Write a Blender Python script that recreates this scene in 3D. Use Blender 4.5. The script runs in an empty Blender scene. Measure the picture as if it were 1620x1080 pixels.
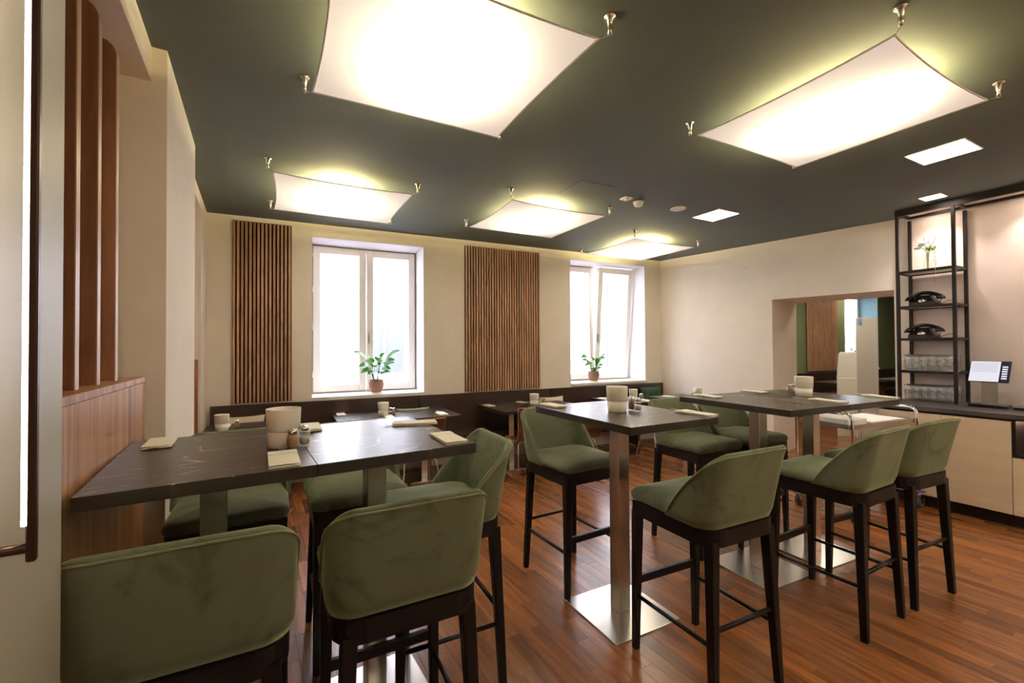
import bpy, bmesh, math, random
from mathutils import Vector, Matrix
R = math.radians
random.seed(7)
C = bpy.context.scene.collection
SC = bpy.context.scene

# ------------------------------------------------------------------ camera, world, exposure
cam_d = bpy.data.cameras.new('camera'); cam = bpy.data.objects.new('camera', cam_d); C.objects.link(cam)
cam_d.sensor_width = 36.0; cam_d.lens = 15.367; cam_d.clip_start = 0.02; cam_d.clip_end = 200
cam.matrix_world = Matrix.Translation((0, 0, 1.5)) @ Matrix.Rotation(R(90.739), 4, 'X') @ Matrix.Rotation(R(-0.306), 4, 'Z')
SC.camera = cam
SC.view_settings.view_transform = 'Standard'; SC.view_settings.look = 'None'
SC.view_settings.exposure = 1.3; SC.view_settings.gamma = 1.0; SC.view_settings.use_curve_mapping = False
SC.cycles.max_bounces = 9; SC.cycles.diffuse_bounces = 5; SC.cycles.transparent_max_bounces = 40
SC.cycles.sample_clamp_indirect = 6.0; SC.cycles.caustics_reflective = False; SC.cycles.caustics_refractive = False
SKY_STRENGTH = 8.0
LAMP_STRENGTH = 44.0       # lamps above the sails
SAIL_GLOW = 0.22           # the fabric of the sails, glowing evenly
DOWN_STRENGTH = 12.0
w = bpy.data.worlds.new('overcast_sky'); SC.world = w; w.use_nodes = True
bg = w.node_tree.nodes['Background']; bg.inputs[0].default_value = (0.84, 0.86, 1.0, 1); bg.inputs[1].default_value = SKY_STRENGTH

WARM = (1.0, 0.80, 0.54)

# ------------------------------------------------------------------ materials
def mat(name, col=(0.5, 0.5, 0.5), rough=0.5, metal=0.0, **kw):
    m = bpy.data.materials.new(name); m.use_nodes = True
    b = m.node_tree.nodes['Principled BSDF']
    b.inputs['Base Color'].default_value = (*col, 1); b.inputs['Roughness'].default_value = rough
    b.inputs['Metallic'].default_value = metal
    for k, v in kw.items():
        b.inputs[k.replace('_', ' ')].default_value = v
    return m
def N(m, t, **kw):
    n = m.node_tree.nodes.new(t)
    for k, v in kw.items(): setattr(n, k, v)
    return n
def L(m, a, b): m.node_tree.links.new(a, b)
def BS(m): return m.node_tree.nodes['Principled BSDF']
def coords(m, scale=(1, 1, 1), rnd=True):
    tc = N(m, 'ShaderNodeTexCoord'); mp = N(m, 'ShaderNodeMapping'); mp.inputs['Scale'].default_value = scale
    L(m, tc.outputs['Object'], mp.inputs['Vector'])
    if rnd:
        oi = N(m, 'ShaderNodeObjectInfo'); gi = N(m, 'ShaderNodeNewGeometry')
        s = N(m, 'ShaderNodeMath', operation='ADD'); L(m, oi.outputs['Random'], s.inputs[0]); L(m, gi.outputs['Random Per Island'], s.inputs[1])
        s2 = N(m, 'ShaderNodeMath', operation='MULTIPLY'); L(m, s.outputs[0], s2.inputs[0]); s2.inputs[1].default_value = 37.0
        L(m, s2.outputs[0], mp.inputs['Location'])
        m['rnd'] = s.name
    return mp.outputs['Vector']
def noise(m, vec, scale=5, detail=4, rough=0.6, dist=0.0):
    n = N(m, 'ShaderNodeTexNoise'); n.inputs['Scale'].default_value = scale; n.inputs['Detail'].default_value = detail
    n.inputs['Roughness'].default_value = rough; n.inputs['Distortion'].default_value = dist
    L(m, vec, n.inputs['Vector']); return n.outputs['Fac']
def ramp(m, fac, stops):
    r = N(m, 'ShaderNodeValToRGB'); e = r.color_ramp.elements
    e[0].position, e[0].color = stops[0][0], (*stops[0][1], 1); e[1].position, e[1].color = stops[-1][0], (*stops[-1][1], 1)
    for p, c in stops[1:-1]:
        x = e.new(p); x.color = (*c, 1)
    L(m, fac, r.inputs['Fac']); return r.outputs['Color']
def bump(m, h, strength=0.2, dist=0.002):
    b = N(m, 'ShaderNodeBump'); b.inputs['Strength'].default_value = strength; b.inputs['Distance'].default_value = dist
    L(m, h, b.inputs['Height']); L(m, b.outputs['Normal'], BS(m).inputs['Normal'])
def paint(name, col, rough=0.85, v=0.03, bs=0.12):
    m = mat(name, col, rough); vec = coords(m, rnd=False)
    f = noise(m, vec, 3.0, 3)
    L(m, ramp(m, f, [(0.3, tuple(c * (1 - v) for c in col)), (0.7, tuple(min(1, c * (1 + v)) for c in col))]), BS(m).inputs['Base Color'])
    bump(m, noise(m, vec, 180, 2), bs, 0.0015); return m
def wood(name, dark, light, scale=(3, 30, 30), rough=0.4, piece_var=0.35, contrast=(0.3, 0.7), bs=0.05, **kw):
    m = mat(name, light, rough, **kw); vec = coords(m, scale)
    f = noise(m, vec, 1.0, 6, 0.65, 0.8)
    col = ramp(m, f, [(contrast[0], dark), (contrast[1], light)])
    fr = N(m, 'ShaderNodeMath', operation='FRACT'); L(m, m.node_tree.nodes[m['rnd']].outputs[0], fr.inputs[0])
    hv = N(m, 'ShaderNodeHueSaturation'); mr = N(m, 'ShaderNodeMapRange'); L(m, fr.outputs[0], mr.inputs['Value'])
    mr.inputs['To Min'].default_value = 1 - piece_var; mr.inputs['To Max'].default_value = 1 + piece_var
    L(m, mr.outputs[0], hv.inputs['Value']); L(m, col, hv.inputs['Color']); L(m, hv.outputs['Color'], BS(m).inputs['Base Color'])
    if bs: bump(m, f, bs, 0.001)
    return m
def velvet(name, dark, light):
    m = mat(name, light, 0.75, Sheen_Weight=0.55, Sheen_Roughness=0.35)
    BS(m).inputs['Sheen Tint'].default_value = (0.75, 0.85, 0.5, 1); BS(m).inputs['Specular IOR Level'].default_value = 0.25
    vec = coords(m); f = noise(m, vec, 5.0, 5, 0.6, 1.2)
    L(m, ramp(m, f, [(0.28, dark), (0.46, light), (0.8, tuple(c * 1.12 for c in light))]), BS(m).inputs['Base Color'])
    bump(m, noise(m, vec, 400, 2), 0.15, 0.0008); return m
def marble(name):
    m = mat(name, (0.03, 0.024, 0.02), 0.33); vec = coords(m, (1, 1, 1))
    w1 = N(m, 'ShaderNodeTexNoise'); w1.inputs['Scale'].default_value = 2.2; w1.inputs['Detail'].default_value = 5; L(m, vec, w1.inputs['Vector'])
    mx = N(m, 'ShaderNodeVectorMath', operation='MULTIPLY_ADD'); L(m, w1.outputs['Color'], mx.inputs[0]); mx.inputs[1].default_value = (0.30, 0.30, 0.30); L(m, vec, mx.inputs[2])
    mp = N(m, 'ShaderNodeMapping'); mp.inputs['Scale'].default_value = (1.6, 4.2, 0.0); mp.inputs['Rotation'].default_value = (0, 0, 0.42); L(m, mx.outputs[0], mp.inputs['Vector'])
    vo = N(m, 'ShaderNodeTexVoronoi', feature='DISTANCE_TO_EDGE'); vo.inputs['Scale'].default_value = 2.3; L(m, mp.outputs[0], vo.inputs['Vector'])
    line = N(m, 'ShaderNodeMapRange'); line.inputs['From Min'].default_value = 0.0; line.inputs['From Max'].default_value = 0.019
    line.inputs['To Min'].default_value = 1; line.inputs['To Max'].default_value = 0; L(m, vo.outputs['Distance'], line.inputs['Value'])
    br = noise(m, vec, 13, 4); gate = N(m, 'ShaderNodeMapRange'); gate.inputs['From Min'].default_value = 0.42; gate.inputs['From Max'].default_value = 0.60; L(m, br, gate.inputs['Value'])
    geo = N(m, 'ShaderNodeNewGeometry'); sx = N(m, 'ShaderNodeSeparateXYZ'); L(m, geo.outputs['Normal'], sx.inputs[0])
    face = N(m, 'ShaderNodeMapRange'); face.inputs['From Min'].default_value = 0.2; face.inputs['From Max'].default_value = 0.8; face.inputs['To Min'].default_value = 0.05; L(m, sx.outputs[2], face.inputs['Value'])
    mu0 = N(m, 'ShaderNodeMath', operation='MULTIPLY'); L(m, line.outputs[0], mu0.inputs[0]); L(m, gate.outputs[0], mu0.inputs[1])
    mu = N(m, 'ShaderNodeMath', operation='MULTIPLY'); L(m, mu0.outputs[0], mu.inputs[0]); L(m, face.outputs[0], mu.inputs[1])
    base = ramp(m, noise(m, vec, 3, 5), [(0.3, (0.020, 0.014, 0.010)), (0.75, (0.036, 0.027, 0.020))])
    mix = N(m, 'ShaderNodeMix', data_type='RGBA'); L(m, mu.outputs[0], mix.inputs['Factor']); L(m, base, mix.inputs['A']); mix.inputs['B'].default_value = (0.60, 0.46, 0.30, 1)
    L(m, mix.outputs['Result'], BS(m).inputs['Base Color']); bump(m, noise(m, vec, 220, 2), 0.05, 0.0006); return m
def steel(name, col=(0.62, 0.58, 0.53), rough=0.26, brush=(70, 70, 1.5)):
    m = mat(name, col, rough, 1.0); vec = coords(m, brush)
    f = noise(m, vec, 4, 4); mr = N(m, 'ShaderNodeMapRange'); L(m, f, mr.inputs['Value'])
    mr.inputs['To Min'].default_value = rough * 0.88; mr.inputs['To Max'].default_value = rough * 1.12; L(m, mr.outputs[0], BS(m).inputs['Roughness'])
    return m
def emit(name, col, s):
    m = bpy.data.materials.new(name); m.use_nodes = True; nt = m.node_tree; nt.nodes.clear()
    e = nt.nodes.new('ShaderNodeEmission'); e.inputs[0].default_value = (*col, 1); e.inputs[1].default_value = s
    o = nt.nodes.new('ShaderNodeOutputMaterial'); nt.links.new(e.outputs[0], o.inputs[0]); return m
def pane_glass(name, tint=(0.97, 0.99, 1.0), gloss=0.06):
    m = bpy.data.materials.new(name); m.use_nodes = True; nt = m.node_tree; nt.nodes.clear()
    t = nt.nodes.new('ShaderNodeBsdfTransparent'); t.inputs[0].default_value = (*tint, 1)
    g = nt.nodes.new('ShaderNodeBsdfGlossy'); g.inputs['Roughness'].default_value = 0.02
    x = nt.nodes.new('ShaderNodeMixShader'); fr = nt.nodes.new('ShaderNodeLayerWeight'); fr.inputs[0].default_value = 0.15
    mr = nt.nodes.new('ShaderNodeMapRange'); mr.inputs['To Min'].default_value = gloss; mr.inputs['To Max'].default_value = 0.7
    nt.links.new(fr.outputs['Facing'], mr.inputs['Value']); nt.links.new(mr.outputs[0], x.inputs[0])
    nt.links.new(t.outputs[0], x.inputs[1]); nt.links.new(g.outputs[0], x.inputs[2])
    o = nt.nodes.new('ShaderNodeOutputMaterial'); nt.links.new(x.outputs[0], o.inputs[0]); return m

M = {}
M['wall'] = paint('cream_wall_paint', (0.88, 0.79, 0.68))
M['reveal'] = paint('white_reveal_paint', (0.76, 0.74, 0.76))
M['ceiling'] = paint('dark_teal_ceiling_paint', (0.118, 0.136, 0.116), 0.8, 0.04, 0.2)
M['green_wall'] = paint('olive_green_wall_paint', (0.16, 0.175, 0.075))
M['teal'] = paint('teal_blue_paint', (0.16, 0.27, 0.30))
M['white'] = mat('white_lacquer', (0.88, 0.84, 0.79), 0.35)
M['white_matt'] = mat('white_matt', (0.90, 0.86, 0.82), 0.6)
M['floor'] = wood('reddish_oak_strip', (0.105, 0.033, 0.008), (0.32, 0.112, 0.029), (2.2, 26, 26), 0.27, 0.30, (0.25, 0.75), 0)
M['floor_base'] = mat('subfloor_dark', (0.10, 0.04, 0.015), 0.6)
M['slat'] = wood('walnut_slat', (0.25, 0.120, 0.060), (0.58, 0.325, 0.185), (25, 25, 3), 0.45, 0.22)
M['felt'] = mat('black_felt', (0.006, 0.006, 0.006), 0.95)
M['panel'] = wood('walnut_panel', (0.18, 0.070, 0.022), (0.48, 0.235, 0.088), (20, 20, 0.8), 0.4, 0.1, (0.32, 0.66))
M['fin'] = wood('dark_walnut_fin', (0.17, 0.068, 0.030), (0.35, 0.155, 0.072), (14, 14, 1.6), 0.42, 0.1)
M['fin_edge'] = wood('lit_fin_edge', (0.40, 0.24, 0.15), (0.56, 0.38, 0.26), (14, 14, 1.6), 0.35, 0.05)  # warm light on the fins' front edges, put into a paler wood colour
M['bench'] = wood('dark_wenge_bench', (0.022, 0.009, 0.006), (0.042, 0.018, 0.012), (3, 3, 30), 0.38, 0.08)
M['zebra'] = wood('striped_ebony_veneer', (0.020, 0.008, 0.005), (0.17, 0.062, 0.026), (1.5, 1.5, 42), 0.3, 0.05, (0.40, 0.68))
M['ply'] = mat('orange_ply_edge', (0.42, 0.15, 0.06), 0.4)
M['velvet'] = velvet('green_velvet', (0.064, 0.072, 0.034), (0.128, 0.138, 0.082))
M['velvet_pipe'] = velvet('green_velvet_piping', (0.11, 0.12, 0.055), (0.165, 0.175, 0.095))
M['stoolwood'] = wood('black_brown_wood', (0.0042, 0.0032, 0.0032), (0.008, 0.0062, 0.006), (6, 6, 60), 0.42, 0.1)
BS(M['stoolwood']).inputs['Specular IOR Level'].default_value = 0.28
M['marble'] = marble('dark_marble_laminate')
M['steel'] = steel('brushed_steel')
M['chrome'] = mat('chrome', (0.8, 0.78, 0.75), 0.09, 1.0)
M['satin'] = mat('satin_nickel', (0.6, 0.57, 0.5), 0.25, 1.0)
M['blackmetal'] = mat('black_steel', (0.022, 0.016, 0.014), 0.4, 0.6)
M['counter'] = paint('dark_stone_counter', (0.055, 0.045, 0.042), 0.35, 0.15, 0.03)
M['birch'] = wood('pale_birch_front', (0.72, 0.55, 0.37), (0.84, 0.68, 0.49), (1.2, 1.2, 9), 0.4, 0.03, (0.2, 0.8))
M['backwall'] = paint('pinkish_plaster', (0.70, 0.58, 0.51), 0.7, 0.06, 0.15)
M['ceramic'] = mat('ivory_melamine', (0.97, 0.90, 0.78), 0.4)
M['napkin'] = mat('cream_napkin', (0.95, 0.90, 0.74), 0.8)
M['plastic_black'] = mat('black_bakelite', (0.008, 0.007, 0.007), 0.18)
M['terracotta'] = paint('weathered_terracotta', (0.25, 0.125, 0.085), 0.75, 0.35, 0.4)
M['soil'] = mat('potting_soil', (0.03, 0.02, 0.012), 0.95)
M['leaf'] = mat('glossy_leaf', (0.040, 0.16, 0.022), 0.3)
BS(M['leaf']).inputs['Subsurface Weight'].default_value = 0.0
def leaf_mat():
    m = M['leaf']; nt = m.node_tree; b = BS(m); o = nt.nodes['Material Output']
    t = nt.nodes.new('ShaderNodeBsdfTranslucent'); t.inputs[0].default_value = (0.10, 0.34, 0.04, 1)
    x = nt.nodes.new('ShaderNodeMixShader'); x.inputs[0].default_value = 0.18
    nt.links.new(b.outputs[0], x.inputs[1]); nt.links.new(t.outputs[0], x.inputs[2]); nt.links.new(x.outputs[0], o.inputs[0])
leaf_mat()
M['stem'] = mat('leaf_stem', (0.07, 0.17, 0.03), 0.5)
M['petal'] = mat('white_petal', (0.85, 0.82, 0.78), 0.6)
M['twig'] = mat('brown_twig', (0.13, 0.05, 0.025), 0.7)
M['pale_green'] = mat('pale_green_blossom', (0.42, 0.46, 0.16), 0.7)
M['pepper'] = paint('ground_pepper', (0.42, 0.25, 0.12), 0.9, 0.2)
M['salt'] = mat('salt', (0.72, 0.62, 0.50), 0.9)
M['glass'] = pane_glass('clear_glass', (1.0, 1.0, 0.99), 0.03)
M['pane'] = pane_glass('window_pane', (0.98, 0.99, 1.0), 0.03)
M['thinglass'] = pane_glass('tumbler_glass', (1.0, 1.0, 0.995), 0.13)
M['door'] = mat('grey_green_door_lacquer', (0.30, 0.28, 0.22), 0.42)
M['bronze'] = mat('dark_bronze', (0.045, 0.022, 0.015), 0.35, 0.7)
M['cushion_beige'] = mat('beige_linen', (0.60, 0.50, 0.38), 0.9)
M['cushion_green'] = mat('sage_linen', (0.28, 0.31, 0.16), 0.9)
M['cushion_dark'] = velvet('dark_green_cushion_velvet', (0.012, 0.028, 0.015), (0.022, 0.05, 0.027))
M['translucent_plastic'] = mat('milky_plastic', (0.86, 0.82, 0.75), 0.45)
M['blue'] = mat('blue_caster_disc', (0.06, 0.08, 0.42), 0.4)
M['rubber'] = mat('grey_rubber', (0.09, 0.09, 0.09), 0.6)
M['paper'] = mat('white_paper', (0.85, 0.83, 0.80), 0.8)
M['sticker'] = mat('pale_blue_sticker', (0.35, 0.52, 0.80), 0.5)
M['sticker_dark'] = mat('blue_sticker_print', (0.12, 0.22, 0.50), 0.5)
M['led'] = emit('led_strip', (1.0, 0.76, 0.58), 30.0)
M['lamp'] = emit('lamp_tube', (1.0, 0.83, 0.42), LAMP_STRENGTH)
M['down'] = emit('downlight_panel', (1.0, 0.93, 0.76), DOWN_STRENGTH)
M['spot'] = emit('canopy_spot', (1.0, 0.86, 0.74), 55.0)
M['niche_led'] = emit('niche_strip', (1.0, 0.62, 0.5), 10.0)
M['screen'] = emit('screen_white', (0.93, 0.92, 1.0), 0.36)
M['screen_dark'] = mat('screen_dark_column', (0.02, 0.02, 0.06), 0.2)
M['screen_line'] = emit('screen_text_line', (0.60, 0.56, 0.66), 0.33)
M['facade'] = paint('pale_facade', (0.78, 0.76, 0.74))
M['facade_dark'] = mat('facade_window_glass', (0.075, 0.08, 0.09), 0.3)
M['street'] = mat('street_asphalt', (0.35, 0.35, 0.36), 0.9)
# sail fabric: thin cloth lit from above, plus its own even glow
def sail_mat():
    m = bpy.data.materials.new('sail_fabric'); m.use_nodes = True; nt = m.node_tree; nt.nodes.clear()
    t = nt.nodes.new('ShaderNodeBsdfTranslucent'); t.inputs[0].default_value = (0.52, 0.55, 0.78, 1)
    d = nt.nodes.new('ShaderNodeBsdfDiffuse'); d.inputs[0].default_value = (0.8, 0.78, 0.74, 1)
    x = nt.nodes.new('ShaderNodeMixShader'); x.inputs[0].default_value = 0.55
    nt.links.new(t.outputs[0], x.inputs[1]); nt.links.new(d.outputs[0], x.inputs[2])
    e = nt.nodes.new('ShaderNodeEmission'); e.inputs[0].default_value = (1.0, 0.78, 0.66, 1); e.inputs[1].default_value = SAIL_GLOW
    a = nt.nodes.new('ShaderNodeAddShader'); nt.links.new(x.outputs[0], a.inputs[0]); nt.links.new(e.outputs[0], a.inputs[1])
    o = nt.nodes.new('ShaderNodeOutputMaterial'); nt.links.new(a.outputs[0], o.inputs[0]); return m
M['sail'] = sail_mat()

# ------------------------------------------------------------------ mesh helpers
class MB:
    def __init__(s): s.v = []; s.f = []; s.sm = []
    def add(s, vs, fs, smooth=False):
        o = len(s.v); s.v += [tuple(v) for v in vs]; s.f += [tuple(i + o for i in f) for f in fs]; s.sm += [smooth] * len(fs); return s
    def box(s, x0, x1, y0, y1, z0, z1, mtx=None):
        vs = [Vector((x, y, z)) for z in (z0, z1) for x, y in ((x0, y0), (x1, y0), (x1, y1), (x0, y1))]
        if mtx is not None: vs = [mtx @ v for v in vs]
        return s.add(vs, [(3, 2, 1, 0), (4, 5, 6, 7), (0, 1, 5, 4), (1, 2, 6, 5), (2, 3, 7, 6), (3, 0, 4, 7)])
    def cbox(s, x0, x1, y0, y1, z0, z1, c=0.003, mtx=None):
        """box with chamfered edges"""
        bm = bmesh.new(); bmesh.ops.create_cube(bm, size=1)
        for v in bm.verts: v.co = Vector(((x0 + x1) / 2 + v.co.x * (x1 - x0), (y0 + y1) / 2 + v.co.y * (y1 - y0), (z0 + z1) / 2 + v.co.z * (z1 - z0)))
        bmesh.ops.bevel(bm, geom=list(bm.edges), offset=c, segments=1, affect='EDGES')
        bm.verts.index_update()
        vs = [(mtx @ v.co) if mtx is not None else v.co.copy() for v in bm.verts]
        s.add(vs, [tuple(v.index for v in f.verts) for f in bm.faces]); bm.free(); return s
    def rings(s, rings, cap0=True, cap1=True, closed=True, smooth=True):
        n = len(rings[0]); vs = [p for r in rings for p in r]; fs = []
        for i in range(len(rings) - 1):
            for j in range(n if closed else n - 1):
                k = (j + 1) % n; fs.append((i * n + j, i * n + k, (i + 1) * n + k, (i + 1) * n + j))
        s.add(vs, fs, smooth)
        o = len(s.v) - len(vs)
        if cap0: s.f.append(tuple(o + j for j in reversed(range(n)))); s.sm.append(False)
        if cap1: s.f.append(tuple(o + (len(rings) - 1) * n + j for j in range(n))); s.sm.append(False)
        return s
    def tube(s, pts, r, n=8, r1=None, caps=True):
        pts = [Vector(p) for p in pts]; rr = []
        up = Vector((0, 0, 1)); prev = None
        for i, p in enumerate(pts):
            d = (pts[min(i + 1, len(pts) - 1)] - pts[max(i - 1, 0)])
            d = d.normalized() if d.length > 1e-9 else Vector((0, 0, 1))
            if prev is None:
                a = d.cross(up) if abs(d.z) < 0.95 else d.cross(Vector((1, 0, 0)))
            else: a = prev - d * prev.dot(d)
            a.normalize(); b = d.cross(a); prev = a
            q = r if r1 is None else r + (r1 - r) * i / (len(pts) - 1)
            rr.append([p + a * (q * math.cos(2 * math.pi * j / n)) + b * (q * math.sin(2 * math.pi * j / n)) for j in range(n)])
        return s.rings(rr, caps, caps)
    def beam(s, p0, p1, a0, b0, a1=None, b1=None, x=(1, 0, 0)):
        """tapered rectangular bar from p0 to p1; a along x, b across"""
        a1 = a1 or a0; b1 = b1 or b0
        X = Vector(x); rr = []
        for p, a, b in ((Vector(p0), a0, b0), (Vector(p1), a1, b1)):
            d = (Vector(p1) - Vector(p0)).normalized(); xx = (X - d * X.dot(d)).normalized(); yy = d.cross(xx)
            c = 0.18
            rr.append([p + xx * (sx * a / 2) + yy * (sy * b / 2) for sx, sy in ((1 - c, 1), (-1 + c, 1), (-1, 1 - c), (-1, -1 + c), (-1 + c, -1), (1 - c, -1), (1, -1 + c), (1, 1 - c))])
        return s.rings(rr, smooth=False)
    def lathe(s, prof, n=24, cx=0, cy=0, sx=1, sy=1, cap0=True, cap1=True):
        return s.rings([[(cx + r * sx * math.cos(2 * math.pi * j / n), cy + r * sy * math.sin(2 * math.pi * j / n), z) for j in range(n)] for r, z in prof], cap0, cap1)
    def mesh(s, name, m):
        me = bpy.data.meshes.new(name); me.from_pydata(s.v, [], s.f)
        me.polygons.foreach_set('use_smooth', s.sm)
        me.materials.append(m); me.update()
        bm = bmesh.new(); bm.from_mesh(me); bmesh.ops.recalc_face_normals(bm, faces=bm.faces); bm.to_mesh(me); bm.free()
        return me
    def build(s, name, m, parent=None):
        o = bpy.data.objects.new(name, s.mesh(name, m)); C.objects.link(o)
        if parent is not None: o.parent = parent
        return o

def tag(o, label=None, cat=None, group=None, kind=None):
    if label: o['label'] = label
    if cat: o['category'] = cat
    if group: o['group'] = group
    if kind: o['kind'] = kind
    return o
def thing(name, label, cat, loc=(0, 0, 0), rz=0, group=None):
    o = bpy.data.objects.new(name, None); C.objects.link(o); o.empty_display_size = 0.1
    o.location = loc; o.rotation_euler = (0, 0, R(rz)); return tag(o, label, cat, group)
def copy_tree(o, parent=None):
    c = o.copy(); C.objects.link(c)
    if parent is not None: c.parent = parent
    for ch in o.children: copy_tree(ch, c)
    return c
class Proto:
    """first use places the built thing itself, later uses are copies of it and of its parts"""
    def __init__(s, o): s.o = o; s.used = False
    def at(s, loc, rz, label, group=None, cat=None, tilt=None):
        kids_src = s.o
        o = s.o if not s.used else copy_tree(kids_src)
        s.used = True
        o.location = loc; o.rotation_euler = (0, 0, R(rz)) if tilt is None else (R(tilt[0]), R(tilt[1]), R(rz))
        o['label'] = label
        if group: o['group'] = group
        if cat: o['category'] = cat
        return o
def struct(name, mb, m, parent=None, loc=None, rz=0):
    o = mb.build(name, m, parent)
    if loc is not None: o.location = loc; o.rotation_euler = (0, 0, R(rz))
    if parent is None: o['kind'] = 'structure'
    return o
def D(a): return Vector((math.cos(R(a)), math.sin(R(a)), 0))
def rmat(px, py, a): return Matrix.Translation((px, py, 0)) @ Matrix.Rotation(R(a), 4, 'Z')

CEIL = 2.92
# room axes: N (pointing right across the room, 30.5 deg) and V (pointing to the window wall, 120.5 deg)
NV = Matrix.Rotation(R(30.5), 4, 'Z')      # local x = N, local y = V

# ------------------------------------------------------------------ floor with strips
fl = MB(); fl.box(-1.2, 16.2, -3.8, 7.0, -0.12, -0.011, NV)
floor = struct('floor', fl, M['floor_base'])
def strip_mesh(lx, wd):
    b = MB(); g = 0.00012; c = 0.0007; x1 = lx / 2 - g; y1 = wd / 2 - g
    lo = [(-x1, -y1, -0.011), (x1, -y1, -0.011), (x1, y1, -0.011), (-x1, y1, -0.011)]
    md = [(a, b_, -c) for a, b_, _ in lo]
    hi = [(-x1 + c, -y1 + c, 0), (x1 - c, -y1 + c, 0), (x1 - c, y1 - c, 0), (-x1 + c, y1 - c, 0)]
    fs = [(4 * k + j, 4 * k + (j + 1) % 4, 4 * k + 4 + (j + 1) % 4, 4 * k + 4 + j) for k in range(2) for j in range(4)] + [(8, 9, 10, 11)]
    return b.add(lo + md + hi, fs)
SW = 0.072
lens = [0.42, 0.5, 0.6, 0.72]
smesh = {l: strip_mesh(l, SW).mesh('plank', M['floor']) for l in lens}
strips = []
rr = random.Random(3)
nrow = 0
n_ = -1.0
while n_ < 12.5:
    v_ = -3.6 - rr.random() * 0.6
    while v_ < 6.6:
        l = rr.choice(lens); strips.append((n_, v_ + l / 2, l)); v_ += l
    n_ += SW
def floorpos(n, v):
    p = NV @ Vector((n, v, 0)); return p
seen = []; rest = []
for s_ in strips:
    p = floorpos(s_[0], s_[1])
    vis = p.y > 1.75 and abs(p.x / p.y) < 1.19 and s_[1] < 5.0 and -0.4 < s_[0] < 5.6
    (seen if vis else rest).append((p.length, s_, p))
seen.sort(key=lambda t: t[0])
rest += seen[295:]; seen = seen[:295]
for _, (n0, v0, l), p in seen:
    o = bpy.data.objects.new('plank', smesh[l]); C.objects.link(o); o.parent = floor
    o.location = p; o.rotation_euler = (0, 0, R(120.5))
fm = MB()
for _, (n0, v0, l), p in rest:
    b = strip_mesh(l, SW)
    fm.add([(x + v0, y - n0, z) for x, y, z in b.v], b.f)
o = fm.build('planks', M['floor'], floor); o.rotation_euler = (0, 0, R(120.5)); o['kind'] = 'stuff'

# ------------------------------------------------------------------ ceiling
cb = MB(); cb.box(-1.2, 16.2, -3.8, 5.75, CEIL, CEIL + 0.15, NV)
struct('ceiling', cb, M['ceiling'])

# ------------------------------------------------------------------ window wall (local x along the wall, y outwards, origin at its left end)
W0 = (-3.14, 4.545); WA = 25.8
WM = rmat(*W0, WA)
REV = 0.45
def wall_with_holes(mb, x0, x1, holes, th, z1=CEIL, mtx=WM, z0=0.0):
    xs = x0
    for a, b, lo, hi in holes:
        mb.box(xs, a, 0, th, z0, z1, mtx); mb.box(a, b, 0, th, z0, lo, mtx); mb.box(a, b, 0, th, hi, z1, mtx); xs = b
    mb.box(xs, x1, 0, th, z0, z1, mtx)
    return mb
HOLES = [(0.96, 2.255, 0.915, 2.776), (4.45, 5.898, 0.93, 2.807)]
struct('wall_back', wall_with_holes(MB(), -0.35, 6.24, HOLES, 0.5), M['wall'])

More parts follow.
